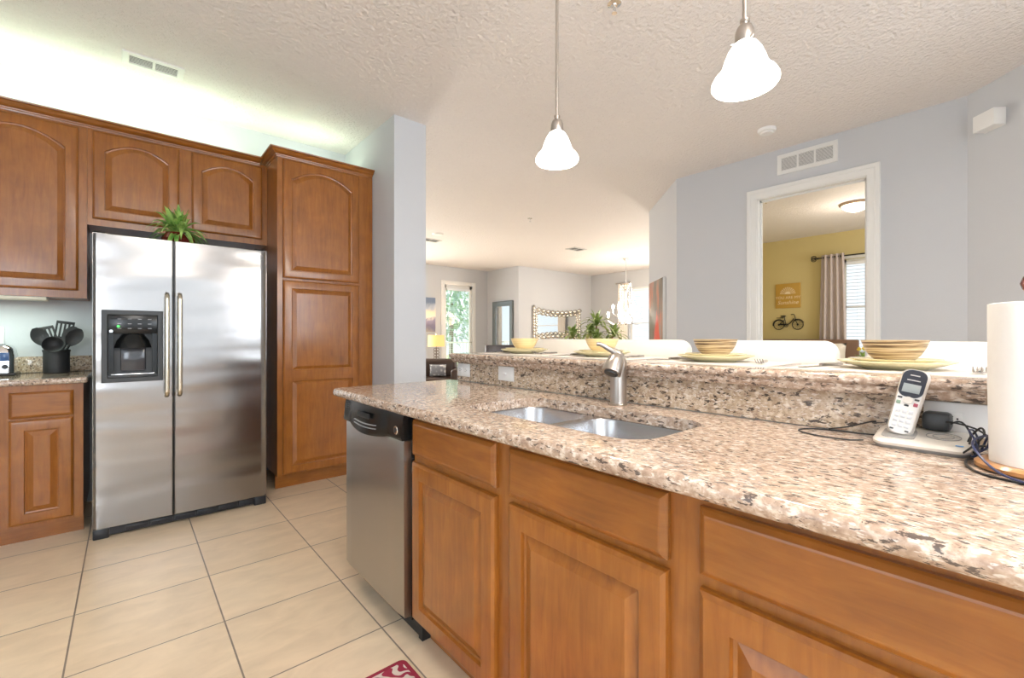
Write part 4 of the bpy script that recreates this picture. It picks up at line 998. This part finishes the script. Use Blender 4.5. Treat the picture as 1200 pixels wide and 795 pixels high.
# chandelier
chx, chy = 8.42, 5.86
ch = thing('chandelier', 'glittering crystal chandelier with curved arms over the dining area', 'chandelier', (chx, chy, 1.42))
obj('canopy', MB().lathe([(0, -.05), (.02, -.05), (.07, -.01), (.07, 0), (0, 0)], (0, 0, H - 1.42)), chrome, ch)
obj('chain', MB().tube([(0, 0, .95), (0, 0, H - 1.47)], .008, 6), chrome, ch)
obj('column', MB().lathe([(0, -.02), (.012, -.01), (.03, .02), (.015, .05), (.045, .10), (.05, .14), (.02, .2), (.03, .28), (.055, .34), (.02, .42), (.02, .7), (.05, .8), (.12, .88), (.13, .9), (.02, .93), (0, .96)]), chrome, ch)
cry = mat('crystal', (.95, .95, .95), .05, 0, emit=(1, .93, .8), estr=.15)  # faint warm glow put into the crystal, beyond the bulbs' light
warmB = mat('candle bulb', (1, 1, 1), .3, emit=(1, .88, .7), estr=25)
for i in range(8):
    a = 2 * PI * i / 8 + .2; r_ = .40 if i % 2 else .30; zz = .0 if i % 2 else .18
    pts = [(.03, .10 + zz), (.15, .02 + zz), (.28 * r_ / .4, -.0 + zz), (r_, .07 + zz), (r_ * 1.02, .12 + zz)]
    am = obj('arm', MB().tube([(q * math.cos(a), q * math.sin(a), z) for q, z in [(p[0], p[2]) for p in bez([(p[0], 0, p[1]) for p in pts], 5)]], .007, 6).lathe([(0, 0), (.035, .01), (.04, .02), (0, .02)], (r_ * 1.02 * math.cos(a), r_ * 1.02 * math.sin(a), .12 + zz), 12), chrome, ch)
    obj('bulb', MB().sphere((r_ * 1.02 * math.cos(a), r_ * 1.02 * math.sin(a), .22 + zz), .028, (1, 1, 2.0)).tube([(r_ * 1.02 * math.cos(a), r_ * 1.02 * math.sin(a), .13 + zz), (r_ * 1.02 * math.cos(a), r_ * 1.02 * math.sin(a), .18 + zz)], .011, 8), warmB, am)
for k_ in range(3):
    for i in range(12):
        cs = MB(); a = 2 * PI * i / 12; r_ = (.12, .16, .10)[k_]; z0_ = (.85, .5, .16)[k_]; z1_ = (.55, .25, .02)[k_]
        for q in range(6): t_ = q / 5; cs.sphere((r_ * (1 + .15 * math.sin(PI * t_)) * math.cos(a), r_ * (1 + .15 * math.sin(PI * t_)) * math.sin(a), z0_ + (z1_ - z0_) * t_), .013, sub=1)
        obj('crystal_strand', cs, cry, ch)
point('chandelier_glow', (chx, chy, 1.40 + .35), 85, (1, .82, .60), .25)

# sheer curtain + plant at the dining window
def curtain(name, label, loc, rotz, w_, h_, folds, amp, m, grom=0, taper=0.):
    t = thing(name, label, 'curtain', loc, rotz); vs = []; N = folds * 10; loops = []
    for z, k_ in ((0, 1), (h_ * .5, 1 - taper * .5), (h_, 1 - taper)):
        fr = [((u / N - .5) * w_ * k_ + taper * w_ * .0, amp * math.sin(2 * PI * folds * u / N), z) for u in range(N + 1)]
        loops.append(fr + [(x, y + .004, z_) for x, y, z_ in fr[::-1]])
    obj('fabric', MB().loft(loops), m, t, ang=60)
    if grom:
        g_ = MB()
        for i in range(folds * 2):
            x = ((i + .5) / (folds * 2) - .5) * w_ * (1 - taper)
            g_.tube([(x, .028 * math.cos(a), h_ - .05 + .028 * math.sin(a)) for a in [2 * PI * q / 12 for q in range(13)]], .005, 6)
        obj('grommets', g_, chrome, t)
    return t
curtain('sheer_curtain', 'white sheer curtain panel at the left of the dining window', (10.03, 7.08, .05), PI / 2, .30, 2.50, 4, .02, sheerM)
rd_ = thing('curtain_rod', 'short curtain rod holding the sheer curtain by the dining window', 'curtain rod', (10.03, 7.08, 2.575)); obj('bar', MB().tube([(0, -.2, 0), (0, .2, 0)], .012, 8), nickel, rd_)
obj('bracket', MB().box(-.005, .07, -.19, -.175, -.01, .01).box(-.005, .07, .175, .19, -.01, .01), nickel, rd_); obj('finial', MB().sphere((0, .21, 0), .022).sphere((0, -.21, 0), .022), nickel, rd_)
tb = thing('dining_table', 'dark dining table under the chandelier hidden behind the stools', 'table', (chx, chy, 0))
obj('top', MB().box(-.5, .5, -.8, .8, .73, .76, .006), espresso, tb)
for sx_ in (-.42, .42):
    for sy_ in (-.7, .7): obj('leg', MB().box(sx_ - .03, sx_ + .03, sy_ - .03, sy_ + .03, 0, .73), espresso, tb)
sn = thing('snake_plant', 'small dark spiky potted plant in front of the dining window', 'plant', (8.72, 5.25, .7602))
obj('pot', MB().lathe([(0, 0), (.07, 0), (.09, .12), (.085, .12), (.08, .10), (0, .10)]), mat('dark pot', (.05, .05, .05), .4), sn)
lf = MB()
for i in range(12): blade(lf, (.015 * math.cos(i), .015 * math.sin(i), .10), i * 2.4, random.uniform(.38, .55), .05, R(random.uniform(62, 84)), .12, 6, .3)
obj('leaves', lf, leafD, sn)

# ---------------------------------------------------------------- bedroom
gM = mat('mustard board', (.55, .33, .06), .6)
sg = thing('wall_sign', 'mustard yellow sign with half sun and white lettering on the bedroom wall', 'sign', (8.999, 2.822, 1.66), PI / 2 + PI)
obj('board', MB().box(-.20, .20, -.022, -.001, 0, .44, .006), gM, sg)
cream = mat('cream paint', (.85, .72, .5), .6)
s_ = MB()
for i in range(11):
    a = R(8 + 164 * i / 10); x, z = math.cos(a), math.sin(a); nx, nz_ = -z, x
    s_.add([(x * .055 + nx * .003, -.0235, .25 + z * .055 + nz_ * .003), (x * .055 - nx * .003, -.0235, .25 + z * .055 - nz_ * .003), (x * .125 - nx * .008, -.0235, .25 + z * .125 - nz_ * .008), (x * .125 + nx * .008, -.0235, .25 + z * .125 + nz_ * .008)], [(0, 1, 2, 3)])
s_.add([(0, -.0235, .25)] + [(.05 * math.cos(R(10 * i)), -.0235, .25 + .05 * math.sin(R(10 * i))) for i in range(19)], [(0, i + 1, i + 2) for i in range(18)])
obj('half_sun', s_, cream, sg)
def text(body, size, loc, parent, m, name='lettering', shear=0.):
    c_ = bpy.data.curves.new('txt', 'FONT'); c_.body = body; c_.size = size; c_.align_x = 'CENTER'; c_.extrude = .0008; c_.shear = shear
    to = bpy.data.objects.new('txt', c_); COL.objects.link(to); bpy.context.view_layer.update()
    me = bpy.data.meshes.new_from_object(to.evaluated_get(bpy.context.evaluated_depsgraph_get())); bpy.data.objects.remove(to)
    me.transform(Matrix.Translation(loc) @ Matrix.Rotation(R(90), 4, 'X')); me.materials.clear(); me.materials.append(m)
    o = bpy.data.objects.new(name, me); COL.objects.link(o); o.parent = parent; return o
text('YOU ARE MY', .068, (0, -.0235, .165), sg, cream); text('Sunshine', .095, (0, -.0235, .07), sg, cream, shear=.3)
bk_ = thing('bicycle_wall_art', 'black metal bicycle silhouette hung under the yellow sign', 'wall decoration', (8.99, 2.815, 1.27), PI / 2 + PI)
def ring(mb, cx, cz_, r_, t, n_=28, a0=0, a1=360): mb.tube([(cx + r_ * math.cos(R(a0 + (a1 - a0) * i / n_)), -.012, cz_ + r_ * math.sin(R(a0 + (a1 - a0) * i / n_))) for i in range(n_ + 1)], t, 6)
for cx in (-.15, .15):
    wh_ = MB(); ring(wh_, cx, .09, .085, .007); wh_.sphere((cx, -.012, .09), .018, sub=1)
    for a in range(0, 360, 30): wh_.tube([(cx, -.012, .09), (cx + .083 * math.cos(R(a)), -.012, .09 + .083 * math.sin(R(a)))], .0014, 4)
    obj('wheel', wh_, ironM, bk_)
f = MB(); T = lambda pp_, r_=.006: f.tube(bez([(x, -.012, z) for x, z in pp_], 5), r_, 6)
T([(-.15, .09), (-.03, .085)]); T([(-.15, .09), (-.05, .19)]); T([(-.035, .08), (-.06, .235)]); T([(-.035, .08), (.03, .12), (.09, .20)], .008); T([(.15, .09), (.125, .15), (.10, .255), (.075, .275), (.045, .27)]); T([(-.19, .215), (-.07, .215)])
ring(f, -.03, .08, .028, .005, 14); ring(f, -.15, .09, .098, .006, 12, 30, 190); ring(f, .15, .09, .098, .006, 12, 20, 130); T([(-.14, .10), (-.03, .10)], .010)
obj('frame', f, ironM, bk_); obj('saddle', MB().sphere((-.075, -.014, .245), .04, (1.1, .4, .38)), ironM, bk_)
cr_ = thing('curtain_rod', 'black curtain rod with scrolled finial over the bedroom window', 'curtain rod', (8.90, 1.6, 2.475))
obj('bar', MB().tube([(0, -.75, 0), (0, .72, 0)], .011, 8), ironM, cr_)
fn = MB().sphere((0, .74, 0), .02, sub=1)
for q in (-1, 0, 1): fn.tube([(0, .80 + .035 * math.cos(a), q * .022 + .024 * math.sin(a)) for a in [2 * PI * i / 12 for i in range(13)]], .006, 5)
fn.tube([(0, .70, 0), (0, .80, 0)], .012, 6); obj('finial', fn, ironM, cr_)
obj('bracket', MB().box(-.01, .10, .60, .62, -.012, .012).box(-.01, .10, -.66, -.64, -.012, .012), ironM, cr_)
curtain('curtain', 'greige grommet curtain left of the bedroom window', (8.90, 2.13, .08), PI / 2, .42, 2.44, 4, .032, curtainM, 1, .25)
fl_ = thing('flush_ceiling_light', 'round flush glass ceiling light in the bedroom', 'ceiling light', (7.19, 1.47, H))
obj('pan', MB().lathe([(0, -.03), (.17, -.03), (.18, -.02), (.18, 0), (0, 0)]), mat('bronze pan', (.35, .27, .2), .35, .7), fl_)
obj('glass_bowl', MB().lathe([(0, -.115), (.05, -.110), (.10, -.09), (.14, -.06), (.155, -.031), (0, -.031)]), mat('glowing alabaster', (.95, .9, .8), .4, emit=(1, .84, .62), estr=3), fl_)
obj('finial', MB().sphere((0, 0, -.122), .012), nickel, fl_)
point('flush_light_glow', (7.19, 1.47, H - .35), 13, (1, .87, .72), .14)
bd_ = thing('bed', 'bed with brown upholstered headboard in the bedroom beyond the doorway', 'bed', (8.10, 2.47, 0))
hbM = mat('brown suede', (.22, .13, .085), .7)
obj('headboard', MB().box(.62, .70, -.72, .72, .1, 1.10, .02), hbM, bd_); obj('mattress', MB().box(-1.1, .60, -.70, .70, .3, .58, .05), white, bd_); obj('bed_base', MB().box(-1.1, .62, -.7, .7, .08, .30, .01), hbM, bd_)
tag(obj('pillow', pillow(MB(), .62, .46, .18), creamM, loc=(8.62, 2.19, .585), rotz=PI / 2), 'cream pillow propped against the brown headboard', 'pillow')
ns = thing('nightstand', 'small dark nightstand right of the brown headboard', 'nightstand', (8.60, 1.45, 0))
obj('top', MB().box(-.2, .2, -.24, .24, .60, .63, .005), espresso, ns); obj('body', MB().box(-.18, .18, -.22, .22, .12, .599), espresso, ns)
for sx_ in (-.16, .16):
    for sy_ in (-.2, .2): obj('leg', MB().box(sx_ - .015, sx_ + .015, sy_ - .015, sy_ + .015, 0, .12), espresso, ns)
fv = thing('flower_vase', 'small glass vase with green and yellow flowers beside the brown headboard', 'vase', (8.52, 1.65, .6301))
obj('vessel', MB().lathe([(0, 0), (.03, 0), (.035, .05), (.025, .16), (.03, .20), (.024, .20), (.02, .15), (0, .02)]), mat('pale glass', (.7, .8, .85), .1), fv)
lf = MB()
for i in range(14): blade(lf, (0, 0, .18), i * 2.4, random.uniform(.12, .2), .03, R(random.uniform(30, 80)), .3, 4)
obj('leaves', lf, leafG, fv); lf = MB()
for i in range(7): lf.sphere((.06 * math.cos(i * 2.4), .06 * math.sin(i * 2.4), .32 + .02 * (i % 3)), .022, sub=1)
obj('blossoms', lf, mat('yellow petals', (.9, .7, .1), .6), fv)

# ---------------------------------------------------------------- outside
tag(obj('lawn', MB().box(1, 22, 9.7, 26, -.3, -.1), mat('lawn', (.20, .30, .10), .9)), 'green lawn outside beyond the glass door', 'lawn', kind='structure')
rl = thing('balcony_railing', 'white balcony railing outside the far glass door', 'railing', (6.6, 11.2, -.1))
f = MB().box(-2, 3, -.02, .02, 1.05, 1.09).box(-2, 3, -.02, .02, .15, .19)
for i in range(42): f.box(-2 + i * .12, -1.98 + i * .12, -.01, .01, .15, 1.06)
obj('balusters', f, trimW, rl)
for q in range(3):
    f = MB().box(-2 + q * 2.4, -1.92 + q * 2.4, -.04, .04, 0, 1.12); obj('post', f, trimW, rl)
def tree(label, x, y, hh):
    t = thing('garden_tree', label, 'tree', (x, y, -.1)); obj('trunk', MB().tube([(0, 0, 0), (.05, .02, hh * .5), (0, 0, hh * .8)], [.12, .09, .05]), mat('bark', (.30, .25, .2), .9), t)  # bark paled too, outdoor glare put into its colour
    f = MB()
    for i in range(900):
        a = random.uniform(0, 2 * PI); u = random.uniform(-1, 1); r_ = random.random() ** .4; s2 = math.sqrt(1 - u * u)
        blade(f, (1.4 * r_ * s2 * math.cos(a), 1.4 * r_ * s2 * math.sin(a), hh * .62 + hh * .42 * r_ * u), a, .35, .14, R(random.uniform(-40, 60)), .4, 2)
    obj('foliage', f, leafT, t)
tree('leafy green tree outside the glass door, left side', 7.2, 14.2, 3.6); tree('leafy green tree outside the glass door, right side', 10.8, 16.6, 4.4)
